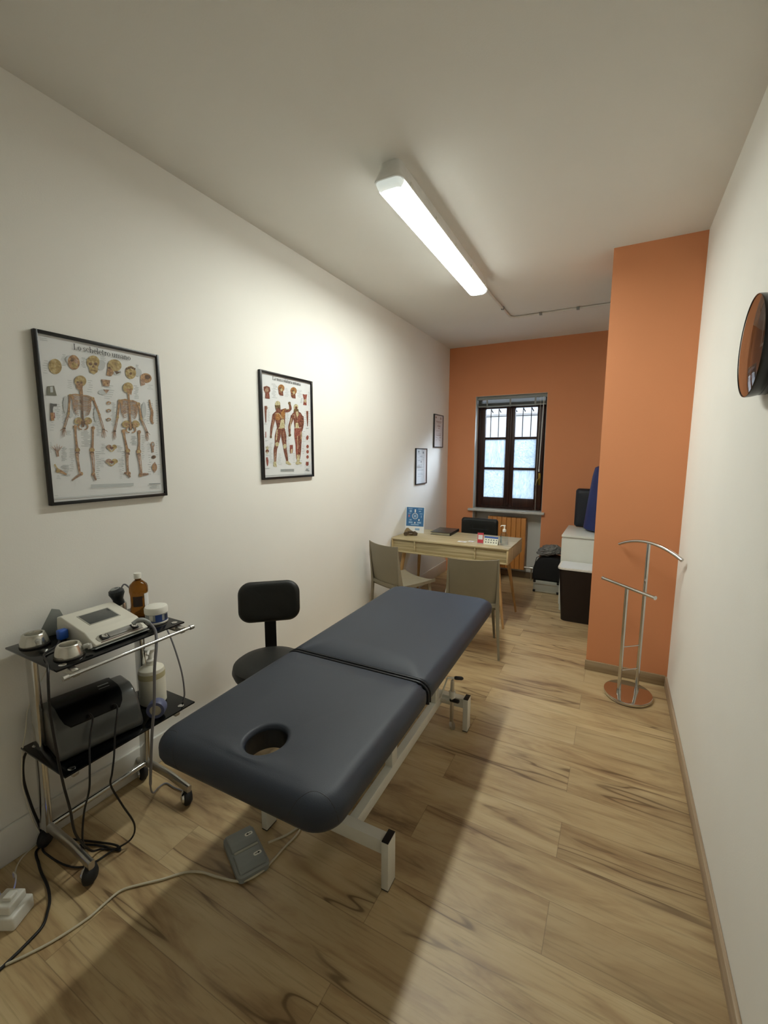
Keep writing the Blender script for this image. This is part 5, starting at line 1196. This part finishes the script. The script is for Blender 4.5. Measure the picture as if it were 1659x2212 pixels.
# back figure
A.ell(795, 815, 40, 50, A_ten); A.ell(800, 830, 20, 26, A_mus); A.poly([(765, 850), (835, 850), (850, 910), (755, 905)], A_darkbody)
A.poly([(725, 940), (770, 900), (820, 885), (880, 920), (920, 990), (900, 1060), (890, 1180), (775, 1180), (760, 1060)], A_mus); A.poly([(795, 900), (835, 895), (842, 960), (815, 1000), (800, 950)], A_ten)
A.stroke([(830, 900), (812, 1170)], 6, A_pink, 1); A.poly([(790, 1100), (830, 1095), (850, 1180), (810, 1260), (785, 1180)], A_ten)
A.poly([(740, 950), (780, 930), (785, 1010), (760, 1010)], A_pink); A.poly([(850, 960), (880, 930), (860, 1080), (820, 1090)], A_mus2)
limb([(738, 960), (715, 1060), (685, 1160), (688, 1290)], [56, 52, 44, 26], A_mus); A.stroke([(720, 1010), (690, 1200)], 12, A_ten, 1); A.ell(690, 1312, 22, 26, A_darkbody)
limb([(905, 980), (912, 1080), (905, 1180), (892, 1250)], [44, 46, 36, 22], A_mus)
limb([(810, 1190), (812, 1330), (820, 1480), (822, 1600), (826, 1740)], [80, 84, 58, 56, 38], A_mus2); limb([(860, 1190), (868, 1330), (866, 1480), (860, 1600), (852, 1740)], [72, 70, 50, 50, 34], A_mus)
A.ell(835, 1260, 60, 70, A_mus2); A.stroke([(822, 1330), (830, 1560)], [10, 8], A_ten, 1); A.stroke([(885, 1260), (890, 1400)], 12, A_ten, 1)
A.stroke([(822, 1660), (832, 1800)], [22, 30], A_ten, 1); A.stroke([(852, 1660), (850, 1780)], [18, 26], A_ten, 1); A.poly([(795, 1790), (850, 1785), (900, 1808), (890, 1826), (820, 1842), (792, 1822)], A_ten)
for q in range(4): A.stroke([(528, 1920+q*12), (766, 1918+q*12)], 7, A_note2, 1)
A.notes(960, 1915, 1040, 1955, A_note, 5, 5, 0); A.stroke([(243, 2028), (1078, 2005)], 12, A_bluegrey, 1)
A.done('print', F2)
b = BM(); ya, za = A.p((392, 335)); yb_, zb_ = A.p((878, 448)); word(b, 'La muscolatura umana', ya, yb_, (za+zb_)/2+.001, .0155, XL+.0103+A.n*6e-6+2e-5); obj('title', b, A_black, F2, smooth=0)

# ---- two certificates
RA = (4.49, 4.81, 1.253, 1.667); RB = (5.025, 5.33, 1.683, 2.088)
FA = framed('certificate', 'lower framed certificate on the left wall, nearer the camera', 'picture', RA, .011, .018)
FB = framed('certificate', 'upper framed certificate on the left wall, beside the orange wall', 'picture', RB, .011, .018)
def lines(rect, rows, name, par, m):
    y0, y1, z0, z1 = rect; b = BM(); x = XL+.0103
    for (a, c_, z, h) in rows: box(b, (x-.0005, y0+a*(y1-y0), z0+z*(z1-z0)), (x, y0+c_*(y1-y0), z0+(z+h)*(z1-z0)))
    obj(name, b, m, par, smooth=0)
A_rose = pm('print_rose_grey', '#9c8a86', .6)
lines(RA, [(.2, .32, .88, .05), (.18, .42, .845, .008), (.62, .72, .85, .06), (.35, .6, .77, .012), (.15, .75, .735, .004), (.15, .75, .68, .004), (.2, .4, .65, .008), (.45, .52, .6, .05), (.2, .55, .53, .01), (.15, .55, .48, .008), (.2, .7, .40, .005), (.2, .7, .385, .005), (.2, .6, .30, .006), (.2, .65, .27, .006), (.2, .5, .22, .006)], 'print', FA, A_note)
lines(RA, [(.12, .72, .47, .003), (.12, .125, .47, .22), (.72, .725, .15, .75)], 'print', FA, A_ink if False else M_ink)
lines(RB, [(.15, .28, .88, .05), (.68, .8, .86, .07), (.2, .85, .78, .02), (.28, .8, .745, .015), (.45, .58, .70, .012), (.38, .7, .64, .03), (.48, .6, .575, .03), (.25, .6, .50, .012), (.2, .5, .47, .008), (.2, .82, .43, .008), (.2, .82, .40, .008), (.25, .78, .36, .02), (.22, .4, .30, .012), (.6, .8, .30, .02), (.35, .7, .26, .008), (.22, .35, .22, .01), (.55, .75, .21, .01)], 'print', FB, A_rose)
